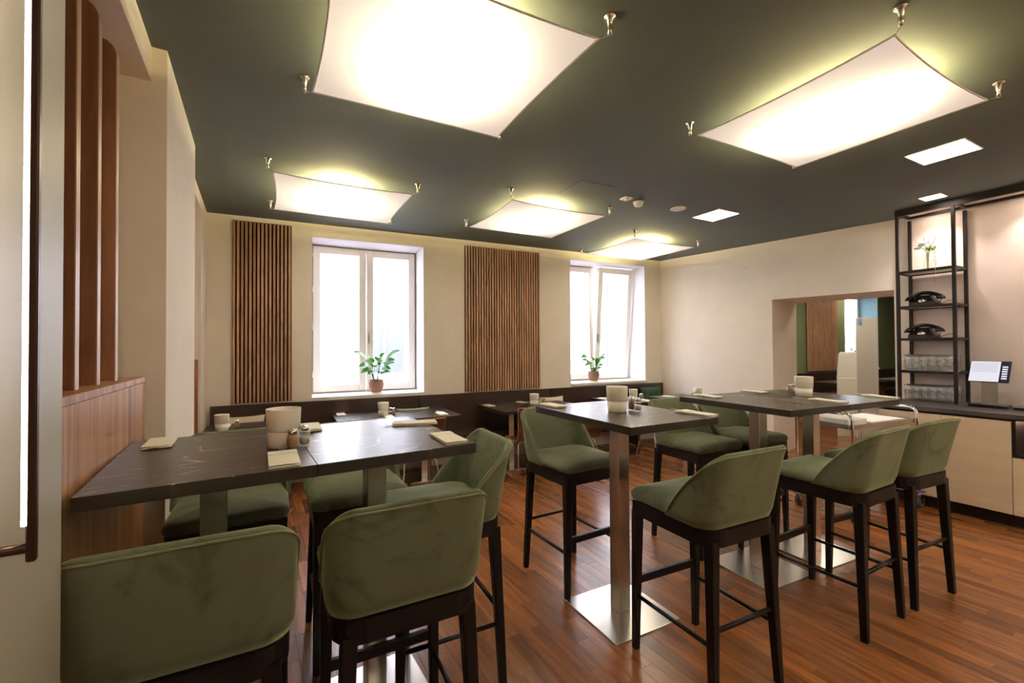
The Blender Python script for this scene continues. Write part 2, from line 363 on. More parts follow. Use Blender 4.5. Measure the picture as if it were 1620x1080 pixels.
def window(name, a, b, lo, hi, tilt=0.0, mtx=WM, handle=True):
    """frame set REV deep in the wall, two sashes with panes, a lined reveal and a sill"""
    base = mtx @ Vector(((a + b) / 2, REV, lo)); root = bpy.data.objects.new(name, None); C.objects.link(root)
    ang = math.atan2(mtx[1][0], mtx[0][0])
    root.location = base; root.rotation_euler = (0, 0, ang); root['kind'] = 'structure'
    w2 = (b - a) / 2; h = hi - lo
    f = MB(); t = 0.055
    f.box(-w2, -w2 + t, 0, 0.07, 0, h); f.box(w2 - t, w2, 0, 0.07, 0, h); f.box(-w2 + t, w2 - t, 0, 0.07, 0, t); f.box(-w2 + t, w2 - t, 0, 0.07, h - t, h)
    f.build('window_frame', M['white'], root)
    r = MB(); e = 0.006
    r.box(-w2, -w2 + e, -REV + 0.002, 0, 0, h); r.box(w2 - e, w2, -REV + 0.002, 0, 0, h); r.box(-w2 + e, w2 - e, -REV + 0.002, 0, h - e, h)
    r.build('reveal', M['reveal'], root)
    s = MB(); s.cbox(-w2 - 0.0, w2 + 0.0, -REV - 0.03, 0, -0.012, 0.028, 0.004); s.build('window_sill', M['white'], root)
    for k, sgn in enumerate((-1, 1)):
        x0, x1 = (-w2 + 0.02, 0.0) if sgn < 0 else (0.0, w2 - 0.02)
        x0 += 0.004; x1 -= 0.004
        sh = MB(); b_ = 0.085; z0, z1 = 0.045, h - 0.02
        zc = z1 - z0
        sh.cbox(x0, x0 + b_, -0.05, 0.0, 0, zc, 0.006); sh.cbox(x1 - b_, x1, -0.05, 0.0, 0, zc, 0.006)
        sh.cbox(x0 + b_, x1 - b_, -0.05, 0.0, 0, b_, 0.006); sh.cbox(x0 + b_, x1 - b_, -0.05, 0.0, zc - b_, zc, 0.006)
        so = sh.build('sash', M['white'], root); so.location = (0, 0, z0)
        if sgn > 0 and tilt: so.rotation_euler = (R(tilt), 0, 0)
        g = MB(); g.box(x0 + b_ - 0.004, x1 - b_ + 0.004, -0.03, -0.024, b_ - 0.004, zc - b_ + 0.004); g.build('pane', M['pane'], so)
        if handle and sgn > 0:
            hd = MB(); hd.cbox(x0 + 0.015, x0 + 0.045, -0.062, -0.05, 0.60, 0.74, 0.003); hd.tube([(x0 + 0.03, -0.05, 0.70), (x0 + 0.03, -0.10, 0.70)], 0.009)
            hd.beam((x0 + 0.03, -0.10, 0.715), (x0 + 0.03, -0.10, 0.60), 0.02, 0.012, 0.014, 0.010); hd.build('window_handle', M['satin'], so)
        if sgn < 0:
            hg = MB()
            for z in (0.18, zc * 0.42, zc * 0.68, zc - 0.16): hg.tube([(x0 - 0.003, -0.056, z), (x0 - 0.003, -0.056, z + 0.07)], 0.008)
            hg.build('hinges', M['white'], so)
    return root
window('window_1', *HOLES[0])
window('window_2', *HOLES[1], tilt=4.6)

# outside
og = MB(); og.box(-12, 22, 0.6, 26, -0.9, -0.8, WM); struct('street', og, M['street'])
fb = MB()
fb.box(-12, 22, 11, 12, -0.8, 11, WM)
bld = fb.build('opposite_building', M['facade']); tag(bld, 'pale building across the street, seen through the windows', 'building')
for i in range(9):
    for z in (0.6, 3.8):
        x = -10 + i * 3.4
        b = MB(); b.box(x - 0.7, x + 0.7, 10.93, 10.99, z, z + 1.9, WM); q = b.build('shop_window', M['facade_dark'], bld)
        for xx in (x - 0.02,):
            b = MB(); b.box(xx - 0.04, xx + 0.04, 10.86, 10.925, z, z + 1.9, WM); b.build('mullion', M['white'], q)

# ------------------------------------------------------------------ slatted wall panels
def slat_panel(a, b, z0, z1, pitch, label, mtx=WM, ang=WA):
    o = mtx @ Vector((a, 0, z0)); t = thing('slatted_panel', label, 'wall panel', o, ang, 'slatted wood panels on the window wall')
    n = round((b - a) / pitch); p = (b - a) / n; h = z1 - z0
    bb = MB(); bb.box(0, b - a, -0.011, -0.001, 0, h); bb.build('felt_backing', M['felt'], t)
    s = MB(); s.cbox(0.0, p * 0.59, -0.032, -0.011, 0.0, h, 0.0015); me = s.mesh('slat', M['slat'])
    for i in range(n):
        q = bpy.data.objects.new('slat', me); C.objects.link(q); q.parent = t; q.location = (i * p + p * 0.17, 0, 0)
    return t
slat_panel(0.195, 0.757, 0.915, 2.865, 0.0375, 'narrower walnut slat panel at the left end of the window wall')
slat_panel(2.795, 3.925, 0.915, 2.842, 0.0375, 'wide walnut slat panel between the two windows')

# ------------------------------------------------------------------ right wall with the passage
R0 = (2.475, 7.265); RA = -51.2
RM = rmat(*R0, RA)     # local x along the wall to the right, local y pointing into the other room
rw = MB()
rw.box(-0.4, 1.70, 0, 0.88, 0, CEIL, RM); rw.box(1.70, 2.97, 0, 0.88, 2.126, CEIL, RM)
struct('wall_right', rw, M['wall'])
rw = MB(); rw.box(2.97, 3.35, 0, 0.78, 0, CEIL, RM); struct('wall_right_pier', rw, M['wall'])
cc = MB(); cc.lathe([(0.028, 0), (0.028, 0.002), (0.022, 0.004)], 20)
o = cc.build('cover_cap', M['wall']); o.matrix_world = RM @ Matrix.Translation((1.35, -0.0005, 2.60)) @ Matrix.Rotation(R(90), 4, 'X'); tag(o, 'small round cover cap high on the right wall', 'cap')

# wall behind the counter and remaining shell (N/V coordinates)
KM0 = rmat(3.665, 4.385, -61.5)
bw = MB(); bw.box(-0.02, 9.0, 0.80, 1.06, 0, CEIL, KM0); struct('wall_counter', bw, M['backwall'])
bw = MB(); bw.box(-1.2, 16.2, -3.9, -3.7, 0, CEIL, NV); struct('wall_front', bw, M['wall'])
bw = MB(); bw.box(16.0, 16.2, -3.8, 6.0, 0, CEIL, NV); struct('wall_far', bw, M['green_wall'])
# left wall: alcove back, panel box below, dropped beam above, pilaster, last stretch with a niche
lw = MB(); lw.box(-1.1, -0.75, -3.8, 2.61, 0, CEIL, NV); struct('wall_left_alcove', lw, M['wall'])
lw = MB(); lw.box(-0.75, -0.42, -3.8, 2.61, 2.757, CEIL, NV); struct('beam_left', lw, M['wall'])
lw = MB(); lw.box(-1.1, -0.361, 2.61, 3.745, 0, CEIL, NV); struct('wall_left_pilaster', lw, M['wall'])
lw = MB(); lw.box(-1.1, -0.43, 3.745, 4.15, 0, CEIL, NV); lw.box(-1.1, -0.43, 4.97, 6.0, 0, CEIL, NV); lw.box(-1.1, -0.43, 4.15, 4.97, 2.80, CEIL, NV); lw.box(-1.1, -0.80, 4.15, 4.97, 0, 2.80, NV)
struct('wall_left', lw, M['wall'])
lw = MB(); lw.box(-0.80, -0.70, 4.15, 4.97, 0, 1.40, NV); lw.box(-0.70, -0.45, 4.95, 4.969, 0, 1.40, NV); struct('trim_1', lw, M['panel'])
# half-height walnut partition box with ledge
pb = thing('walnut_partition', 'half-height walnut partition with a ledge carrying upright wood fins', 'partition', NV @ Vector((-0.585, 0.4, 0)), 30.5)
b = MB(); b.cbox(-0.164, 0.165, -1.9, 2.096, 0, 1.352, 0.002); b.build('front_panel', M['panel'], pb)
b = MB(); b.cbox(-0.164, 0.167, -1.9, 2.098, 1.353, 1.378, 0.002); b.build('ledge', M['panel'], pb)
def fin(v):
    y = v - 0.4; b = MB()
    # upright board: rounded top front corner, broad face towards the camera
    prof = [(-0.16, 0.0), (0.119, 0.0), (0.119, 1.27)] + [(0.119 - 0.05 * (1 - math.cos(R(t))), 1.27 + 0.05 * math.sin(R(t))) for t in (20, 40, 60, 80, 90)] + [(-0.16, 1.32)]
    n = len(prof); vs = [(x, yy, 1.378 + z) for yy in (y - 0.034, y) for x, z in prof]
    b.add(vs, [tuple(range(n)), tuple(range(2 * n - 1, n - 1, -1))] + [(i, (i + 1) % n, n + (i + 1) % n, n + i) for i in range(n)])
    f = b.build('fin', M['fin'], pb)
    e = MB(); e.box(0.119, 0.1225, y - 0.034, y, 1.378, 2.648); e.build('fin_edge', M['fin_edge'], f)  # strip in the paler tone that paints the light on the edge
for v in (1.40, 1.612, 1.824, 2.037, 2.263): fin(v)

# ------------------------------------------------------------------ other room behind the passage
w2o = Vector((6.4, 9.6)); A2 = 26.0
W2M = rmat(w2o.x, w2o.y, A2)
struct('wall_next_room', wall_with_holes(MB(), -4.6, 5.5, [(1.60, 3.10, 0.915, 2.78)], 0.55, mtx=W2M), M['green_wall'])
window('window_3', 1.60, 3.10, 0.915, 2.78, mtx=W2M)
tl = MB(); tl.box(3.084, 3.092, 0.0, 0.44, 0.95, 2.77, W2M); struct('trim_2', tl, M['teal'])
slat_panel(0.10, 1.28, 0.93, 2.84, 0.0375, 'walnut slat panel seen through the passage in the next room', W2M, A2)

# ------------------------------------------------------------------ sail lamps
def sail_lamp(cx, cy, label):
    t = thing('sail_lamp', label, 'lamp', (cx, cy, CEIL), 28.0, 'fabric sail ceiling lamps')
    hx, hy = 0.535, 0.500; n = 22; zc = -0.085
    vs = []
    for j in range(n + 1):
        for i in range(n + 1):
            u = i / n * 2 - 1; v = j / n * 2 - 1
            x = u * hx * (1 - 0.035 * (1 - v * v)); y = v * hy * (1 - 0.035 * (1 - u * u))
            vs.append((x, y, zc - 0.045 * (1 - u * u) * (1 - v * v) - 0.012 * (2 - u * u - v * v) / 2))
    fs = [(j * (n + 1) + i, j * (n + 1) + i + 1, (j + 1) * (n + 1) + i + 1, (j + 1) * (n + 1) + i) for j in range(n) for i in range(n)]
    b = MB(); b.add(vs, fs, True); s = b.build('sail', M['sail'], t)
    hem = MB()
    P = lambda i, j: vs[j * (n + 1) + i]
    for path in ([P(i, 0) for i in range(n + 1)], [P(n, j) for j in range(n + 1)], [P(n - i, n) for i in range(n + 1)], [P(0, n - j) for j in range(n + 1)]):
        hem.tube(path, 0.0045, 6)
    hem.build('hem', M['white_matt'], s)
    lb = MB(); lb.cbox(-0.16, 0.16, -0.32, 0.32, -0.072, -0.058, 0.003); lb.build('lamp_panel', M['lamp'], t)
    for sx in (-1, 1):
        for sy in (-1, 1):
            mx, my = sx * (hx + 0.035), sy * (hy + 0.035)
            b = MB(); b.lathe([(0.026, 0), (0.026, -0.004), (0.013, -0.010), (0.011, -0.055), (0.008, -0.078), (0.003, -0.080)], 14, mx, my)
            m_ = b.build('ceiling_mount', M['satin'], t)
            c = MB(); c.tube([(mx, my, -0.076), (sx * hx, sy * hy, zc)], 0.0022, 6); c.build('cable', M['satin'], m_)
    return t
sail_lamp(-0.325, 2.07, 'largest fabric sail lamp, cut by the top edge of the picture')
sail_lamp(1.895, 2.56, 'fabric sail lamp above the right-hand bar tables, all four corners in view')
sail_lamp(-1.565, 3.985, 'leftmost fabric sail lamp, in front of the first window')
sail_lamp(0.25, 4.64, 'fabric sail lamp in front of the wide slat panel')
sail_lamp(1.76, 6.07, 'farthest fabric sail lamp, near the room corner')
for n_, v_, lab in ((2.4, -0.5, 'added fabric sail lamp beside the camera, outside the picture'), (8.0, 2.3, 'added unseen fabric sail lamp in the next room near the passage'), (11.0, 3.0, 'added unseen fabric sail lamp deep in the next room'), (0.9, -1.6, 'added unseen fabric sail lamp behind the camera on the partition side'), (3.3, -1.6, 'added unseen fabric sail lamp behind the camera on the counter side')):  # unseen sail lamps added to brighten this room and the next
    p = NV @ Vector((n_, v_, 0)); sail_lamp(p.x, p.y, lab)
# recessed square downlights
def downlight(cx, cy, s, label, rz=28):
    t = thing('recessed_downlight', label, 'lamp', (cx, cy, CEIL), rz, 'square recessed downlights')
    b = MB(); h = s / 2
    for a in ((-h, -h + 0.008, -h, h), (h - 0.008, h, -h, h), (-h + 0.008, h - 0.008, -h, -h + 0.008), (-h + 0.008, h - 0.008, h - 0.008, h)): b.box(*a, -0.006, -0.0005)
    b.build('frame', M['white'], t)
    b = MB(); b.box(-h + 0.008, h - 0.008, -h + 0.008, h - 0.008, -0.004, -0.0005); b.build('diffuser', M['down'], t)
downlight(3.185, 3.205, 0.335, 'large square downlight between the sail lamp and the shelf frame')
downlight(2.22, 4.73, 0.335, 'square downlight in the middle of the ceiling beside the round loudspeaker')
downlight(4.05, 4.18, 0.17, 'small square downlight right in front of the shelf frame')
for k, (n_, v_) in enumerate(((2.1, -2.6), (5.2, -1.2), (9.3, 4.1), (12.0, 4.3))):  # out-of-view downlights, added only for more light in both rooms
    p = NV @ Vector((n_, v_, 0)); downlight(p.x, p.y, 0.5, ['added unseen square downlight behind the camera on the left', 'added unseen square downlight behind the camera on the right', 'added unseen square downlight in the next room near its window', 'added unseen square downlight deep in the next room'][k])
downlight(4.78, 6.88, 0.5, 'added unseen square downlight in the next room just behind the passage')  # added out of view to brighten the white boards in the passage
# ceiling fittings
b = MB(); b.cbox(-0.18, 0.18, -0.18, 0.18, -0.003, -0.0005, 0.001); o = b.build('access_hatch', M['ceiling']); o.location = (0.68, 3.945, CEIL); o.rotation_euler = (0, 0, R(27)); tag(o, 'square ceiling access hatch painted like the ceiling', 'hatch')
t = thing('smoke_detector', 'round white smoke detector on the ceiling', 'detector', (1.25, 4.28, CEIL))
b = MB(); b.lathe([(0.05, -0.0005), (0.05, -0.014), (0.047, -0.016)], 24); b.build('base', M['white_matt'], t)
b = MB(); b.lathe([(0.043, -0.016), (0.043, -0.034), (0.03, -0.044), (0.012, -0.046)], 24); b.build('sensor_head', M['white_matt'], t)
t = thing('motion_sensor', 'small square white sensor left of the smoke detector', 'sensor', (1.10, 4.16, CEIL), 28)
b = MB(); b.cbox(-0.045, 0.045, -0.045, 0.045, -0.016, -0.0005, 0.004); b.build('housing', M['white_matt'], t)
b = MB(); b.lathe([(0.02, -0.016), (0.016, -0.026), (0.006, -0.029)], 16); b.build('lens', M['white'], t)
t = thing('ceiling_speaker', 'flat round ceiling loudspeaker beside the middle downlight', 'loudspeaker', (1.72, 4.49, CEIL))
b = MB(); b.lathe([(0.078, -0.0005), (0.078, -0.006), (0.07, -0.009)], 28); b.build('ring', M['translucent_plastic'], t)
b = MB(); b.lathe([(0.069, -0.0085), (0.068, -0.0105)], 28); b.build('grille', M['white_matt'], t)

# ------------------------------------------------------------------ bench along the window wall
bt = thing('banquette', 'long dark wenge wall bench with tall back under the windows', 'bench', WM @ Vector((0, 0, 0)), WA)
xs = [0.0, 2.16, 4.05, 5.35, 6.20]
for a, b_ in zip(xs[:-1], xs[1:]):
    b = MB(); b.cbox(a + 0.012, b_ - 0.0015, -0.075, -0.034, 0.45, 0.905, 0.002); b.build('back_panel', M['bench'], bt)
b = MB(); b.cbox(0.02, 6.15, -0.42, -0.034, 0.40, 0.449, 0.004); b.build('seat', M['bench'], bt)
b = MB(); b.cbox(0.02, 6.15, -0.415, -0.034, 0.285, 0.398, 0.002); b.build('seat_box', M['bench'], bt)
for x in (0.6, 2.2, 3.8, 5.4):
    b = MB(); b.box(x, x + 0.04, -0.36, -0.034, 0.02, 0.284); b.box(x, x + 0.04, -0.36, -0.31, 0.0, 0.02); b.build('leg', M['bench'], bt)
bt2 = thing('banquette', 'dark wall bench in the next room seen through the passage', 'bench', W2M @ Vector((0, 0, 0)), A2)
b = MB(); b.cbox(-1.5, 5.2, -0.075, -0.034, 0.45, 0.90, 0.002); b.build('back_panel', M['bench'], bt2)
b = MB(); b.cbox(-1.5, 5.2, -0.42, -0.034, 0.0, 0.449, 0.004); b.build('seat', M['bench'], bt2)

# ------------------------------------------------------------------ tables
def pedestal_table(name, label, cx, cy, rz, w_, d_, z, plate=0.45, group=None, col=0.08):
    t = thing(name, label, 'table', (cx, cy, 0), rz, group)
    b = MB(); b.cbox(-w_ / 2 + 0.0006, w_ / 2 - 0.0006, -d_ / 2, d_ / 2, z - 0.038, z, 0.0015); b.build('table_top', M['marble'], t)
    b = MB(); b.cbox(-col / 2, col / 2, -col / 2, col / 2, 0.0085, z - 0.046, 0.003); b.build('column', M['steel'], t)
    b = MB(); b.cbox(-plate / 2, plate / 2, -plate / 2, plate / 2, 0.0, 0.008, 0.0015); b.build('base_plate', M['steel'], t)
    b = MB(); b.cbox(-0.17, 0.17, -0.2, 0.2, z - 0.046, z - 0.0385, 0.001); b.build('mounting_plate', M['blackmetal'], t)
    return t
BT = 1.13
GB = 'high bar tables with dark marble tops'
pedestal_table('bar_table', 'high bar table pushed against the walnut partition, dark veined top', -1.072, 1.576, 32.4, 0.5685, 0.79, BT, group=GB)
pedestal_table('bar_table', 'bar table with window glare on its top, joined to the partition table', -0.592, 1.88, 32.4, 0.5685, 0.79, BT, group=GB)
pedestal_table('bar_table', 'single high bar table in the middle of the room with two green stools', 0.61, 2.512, 28, 0.606, 0.838, BT, 0.455, group=GB)
pedestal_table('bar_table', 'left one of the two joined bar tables on the right', 1.672, 2.985, 25, 0.584, 0.822, BT, group=GB)
pedestal_table('bar_table', 'right one of the two joined bar tables, nearest the trolley', 2.201, 3.232, 25, 0.584, 0.822, BT, group=GB)
GL = 'low dining tables along the bench'
def uv(a): return D(a), D(a + 90)
pedestal_table('dining_table', 'low dining table in the left corner behind the near bar table', -2.55, 4.12, 29, 0.60, 0.72, 0.75, 0.4, GL, 0.07)
pedestal_table('dining_table', 'low dining table under the first window, left half of the pair', -1.60, 4.80, 27, 0.64, 0.78, 0.75, 0.4, GL, 0.07)
pedestal_table('dining_table', 'low dining table under the first window, right half of the pair', -1.03, 5.09, 27, 0.64, 0.78, 0.75, 0.4, GL, 0.07)
pedestal_table('dining_table', 'low dining table before the wide slat panel, left half of the pair', -0.027, 5.555, 28, 0.58, 0.78, 0.75, 0.4, GL, 0.07)
pedestal_table('dining_table', 'low dining table before the wide slat panel, right half of the pair', 0.485, 5.827, 28, 0.58, 0.78, 0.75, 0.4, GL, 0.07)
pedestal_table('dining_table', 'low dining table under the second window', 1.586, 6.206, 26, 0.60, 0.75, 0.75, 0.4, GL, 0.07)
pedestal_table('dining_table', 'low dining table in the far right corner of the room', 2.47, 6.47, 26, 0.66, 0.58, 0.75, 0.4, GL, 0.07)

# ------------------------------------------------------------------ bar stool
def outline(w, yf, yr, rf, rb, n=7, ins=0.0):
    """rounded outline: half width w, front y yf, rear y yr; corner radii"""
    pts = []
    w -= ins; yf -= ins; yr += ins; rf = max(0.004, rf - ins * 0.6); rb = max(0.004, rb - ins * 0.6)
    for cx, cy, r, a0 in ((w - rf, yf - rf, rf, 0), (-w + rf, yf - rf, rf, 90), (-w + rb, yr + rb, rb, 180), (w - rb, yr + rb, rb, 270)):
        for k in range(n): 
            a = R(a0 + 90 * k / (n - 1)); pts.append((cx + r * math.cos(a), cy + r * math.sin(a)))
    return pts
def make_stool():
    t = thing('bar_stool', 'green velvet bar stool', 'bar stool')
    # seat cushion
    b = MB(); rings = []
    z0 = 0.738
    for ins, z in ((0.022, 0.0), (0.006, 0.008), (0.0, 0.024), (0.002, 0.040), (0.012, 0.054), (0.030, 0.063), (0.07, 0.071), (0.12, 0.076), (0.18, 0.079)):
        rings.append([(x, y, z0 + z) for x, y in outline(0.233, 0.250, -0.205, 0.045, 0.09, 7, ins)])
    b.rings(rings); b.build('seat', M['velvet'], t)
    # backrest shell
    path = []
    xs, rc, yr, yf = 0.238, 0.090, -0.232, 0.000
    nS = 14; nC = 10; nB = 12
    for i in range(nS): path.append((-xs, yf + (yr + rc - yf) * i / nS, -1, 0))
    for i in range(nC): a = R(180 + 90 * i / nC); path.append((-xs + rc + rc * math.cos(a), yr + rc + rc * math.sin(a), math.cos(a), math.sin(a)))
    for i in range(nB + 1): path.append((-xs + rc + (2 * xs - 2 * rc) * i / nB, yr, 0, -1))
    mir = [(-x, y, -nx, ny) for x, y, nx, ny in reversed(path[:nS + nC])]
    path = path + mir
    s = [0.0]
    for i in range(1, len(path)): s.append(s[-1] + math.dist(path[i][:2], path[i - 1][:2]))
    T = s[-1]; rise = 0.265; H = 0.325; zb = 0.738
    rings = []; rim = []
    K = 9
    for i, (x, y, nx, ny) in enumerate(path):
        d = min(s[i], T - s[i]) / rise; d = min(1.0, d)
        h = H * math.sin(d * math.pi / 2) if d > 0 else 0.0
        crown = 0.008 * (1 - abs(2 * s[i] / T - 1) ** 2)
        h = max(0.012, h + crown * d)
        th = 0.013 + 0.013 * min(1, d * 2.2)
        def P(off, z):
            v = z / H
            lean = 0.070 * v ** 1.15 * (0.5 - 0.5 * math.cos(math.pi * min(1, max(0.0, (0.10 - y) / 0.30))))
            flare = 0.006 * v
            k = off - 0.010 * (1 - min(1, z / 0.05)) ** 2
            return (x + nx * (k + flare), y + ny * k - lean, zb + z)
        ring = []
        rr_ = th / 2
        for q in range(K): ring.append(P(0.0, (h - rr_) * q / (K - 1) if h > rr_ else h * 0.3 * q / (K - 1)))
        top = max(h - rr_, h * 0.3)
        for a in (45, 90, 135):
            ring.append(P(-rr_ + rr_ * math.cos(R(a)), top + min(rr_, h * 0.6) * math.sin(R(a))))
        for q in reversed(range(K)): ring.append(P(-th - 0.014 * min(1, d * 2) * (1 - q / (K - 1)), top * q / (K - 1)))
        rings.append(ring)
        if i > 1 and i < len(path) - 2: rim.append(P(0.0025, top - 0.001))
    b = MB(); b.rings(rings); bk = b.build('backrest', M['velvet'], t)
    b = MB(); b.tube(rim, 0.0034, 6); b.build('piping', M['velvet_pipe'], bk)
    # frame under the seat
    b = MB(); o1 = outline(0.222, 0.238, -0.236, 0.02, 0.085, 6); b.rings([[(x, y, 0.668) for x, y in o1], [(x, y, 0.737) for x, y in o1]], smooth=False)
    b.build('seat_frame', M['stoolwood'], t)
    for sx in (-1, 1):
        b = MB(); b.beam((sx * 0.198, 0.214, 0.690), (sx * 0.208, 0.224, 0.0), 0.044, 0.046, 0.030, 0.030); b.build('leg', M['stoolwood'], t)
        b = MB(); b.beam((sx * 0.178, -0.205, 0.690), (sx * 0.208, -0.232, 0.0), 0.046, 0.048, 0.030, 0.032); b.build('leg', M['stoolwood'], t)
        b = MB(); b.tube([(sx * 0.203, 0.21, 0.262), (sx * 0.196, -0.215, 0.262)], 0.0095, 8); b.build('stretcher', M['stoolwood'], t)
    b = MB(); b.tube([(-0.19, -0.220, 0.325), (0.19, -0.220, 0.325)], 0.0105, 8); b.build('stretcher', M['stoolwood'], t)
    b = MB(); b.cbox(-0.195, 0.195, 0.208, 0.230, 0.318, 0.358, 0.003); b.build('footrest', M['stoolwood'], t)
    return t
SP = Proto(make_stool())
GS = 'green velvet bar stools with black legs'
for x, y, rz, lab in [
    (-0.885, 1.245, 28, 'green velvet bar stool nearest the lit door, cut off at the lower left'),
    (-0.405, 1.512, 28, 'green velvet bar stool, back to the camera, before the left bar tables'),
    (-0.349, 2.060, 116, 'green velvet bar stool at the right end of the left bar tables'),
    (-0.835, 2.327, -151, 'green velvet bar stool beyond the left tables, beside the right column'),
    (-1.319, 2.070, -151, 'green velvet bar stool beyond the left tables, closest to the partition'),
    (0.385, 2.915, -149, 'green velvet bar stool facing the camera behind the middle bar table'),
    (0.895, 2.090, 26, 'green velvet bar stool, back to the camera, before the middle bar table'),
    (1.410, 3.380, -154, 'green velvet bar stool facing the camera behind the right bar tables, left one'),
    (1.890, 3.605, -154, 'green velvet bar stool mostly hidden behind the columns of the right tables'),
    (1.848, 2.535, 28.9, 'green velvet bar stool, back to the camera, left one before the right bar tables'),
    (2.373, 2.795, 23.8, 'green velvet bar stool nearest the trolley and the counter')]:
    SP.at((x, y, 0), rz, lab, GS)

# ------------------------------------------------------------------ low veneer chairs
def make_chair():
    t = thing('veneer_chair', 'chair', 'chair')
    prof = [(0.20, 0.435), (0.17, 0.452), (0.08, 0.450), (-0.03, 0.440), (-0.11, 0.440), (-0.155, 0.456), (-0.178, 0.50), (-0.195, 0.60), (-0.215, 0.72), (-0.235, 0.83)]
    b = MB(); n = len(prof); wd = [0.195, 0.20, 0.205, 0.205, 0.20, 0.195, 0.19, 0.19, 0.20, 0.205]
    vs = []
    for off in (0.0, 0.011):
        for (y, z), w_ in zip(prof, wd):
            for k in range(7):
                u = k / 6 * 2 - 1; vs.append((u * w_, y + off * (1 if z > 0.47 else 0) + (0.012 * (1 - u * u) * (-1) if z > 0.5 else 0), z + off * (0 if z > 0.47 else 1) - (0.008 * (1 - u * u) if z <= 0.5 else 0)))
    fs = []
    for s_ in (0, 1):
        for i in range(n - 1):
            for k in range(6): o_ = s_ * n * 7; fs.append((o_ + i * 7 + k, o_ + i * 7 + k + 1, o_ + (i + 1) * 7 + k + 1, o_ + (i + 1) * 7 + k))
    b.add(vs, fs, True); sh = b.build('shell', M['zebra'], t)
    e = MB()
    for s_ in (0, 6): e.tube([((Vector(vs[i * 7 + s_]) + Vector(vs[n * 7 + i * 7 + s_])) / 2) for i in range(n)], 0.0062, 6)
    e.tube([((Vector(vs[(n - 1) * 7 + k]) + Vector(vs[n * 7 + (n - 1) * 7 + k])) / 2) for k in range(7)], 0.0062, 6)
    e.tube([((Vector(vs[k]) + Vector(vs[n * 7 + k])) / 2) for k in range(7)], 0.0062, 6)
    e.build('shell_edge', M['ply'], sh)
    for sx in (-1, 1):
        for sy, fy in ((0.11, 0.20), (-0.10, -0.21)):
            b = MB(); b.tube([(sx * 0.06, sy, 0.425), (sx * 0.13, sy, 0.428), (sx * 0.155, sy * 1.03, 0.405), (sx * 0.205, fy, 0.0)], 0.0085, 8); b.build('leg', M['chrome'], t)
    return t
CP = Proto(make_chair())
GC = 'striped veneer chairs with chrome legs at the low tables'
for x, y, rz, lab in [
    (-0.93, 4.27, 30, 'striped veneer chair seen past the right end of the left bar tables'),
    (-1.52, 3.98, 30, 'striped veneer chair with chrome legs behind the left pair of bar tables'),
    (0.17, 5.06, 22, 'striped veneer chair with an orange edge left of the middle stool'),
    (0.78, 5.19, 25, 'striped veneer chair seen under the middle bar table'),
    (1.86, 5.62, 26, 'striped veneer chair at the table under the second window')]:
    CP.at((x, y, 0), rz, lab, GC)

# ------------------------------------------------------------------ table ware
def make_bin():
    t = thing('table_bin', 'bin', 'table bin')
    b = MB(); b.lathe([(0.049, 0.0), (0.051, 0.003), (0.0555, 0.060)], 36); b.build('lower_body', M['ceramic'], t)
    b = MB(); b.lathe([(0.0560, 0.0612), (0.0575, 0.063), (0.0600, 0.140), (0.0595, 0.1425), (0.0575, 0.1425), (0.0535, 0.066)], 36, cap0=True, cap1=True); b.build('upper_body', M['ceramic'], t)
    return t
BP = Proto(make_bin()); GBN = 'ivory table bins'
for x, y, z, rz, lab in [
    (-0.868, 1.662, BT, 0, 'ivory table bin on the left pair of bar tables, largest in view'),
    (0.598, 2.500, BT, 0, 'ivory table bin on the middle bar table'),
    (2.142, 3.215, BT, 0, 'ivory table bin on the right-hand bar tables'),
    (-1.435, 4.87, 0.75, 0, 'ivory table bin on the low tables under the first window'),
    (0.285, 5.70, 0.75, 0, 'ivory table bin on the low tables before the wide slat panel'),
    (1.72, 6.22, 0.75, 0, 'ivory table bin half hidden behind the one on the middle bar table'),
    (2.72, 6.42, 0.75, 0, 'ivory table bin in the far right corner'),
    (-2.68, 4.04, 0.75, 0, 'ivory table bin on the low table in the left corner')]:
    o = BP.at((x, y, z + 0.0005), rz, lab, GBN)
def make_shaker(fill, name, m):
    t = thing(name, name, 'shaker')
    b = MB(); b.lathe([(0.017, 0.0), (0.0185, 0.004), (0.0205, 0.016), (0.0215, 0.034), (0.0185, 0.052), (0.0150, 0.060), (0.0142, 0.060), (0.0172, 0.051), (0.0198, 0.034), (0.0190, 0.016), (0.015, 0.006)], 14); b.build('glass_body', M['glass'], t)
    b = MB(); b.lathe([(0.0150, 0.0065), (0.0183, 0.016), (0.0190, fill * 0.7), (0.0165, fill)], 14); b.build('filling', m, t)
    b = MB(); b.lathe([(0.0165, 0.058), (0.0168, 0.068), (0.0145, 0.074), (0.006, 0.0765)], 14); b.build('cap', M['chrome'], t)
    return t
PP = Proto(make_shaker(0.054, 'pepper_shaker', M['pepper'])); SLP = Proto(make_shaker(0.032, 'salt_shaker', M['salt']))
GSH = 'glass shakers beside the bins'
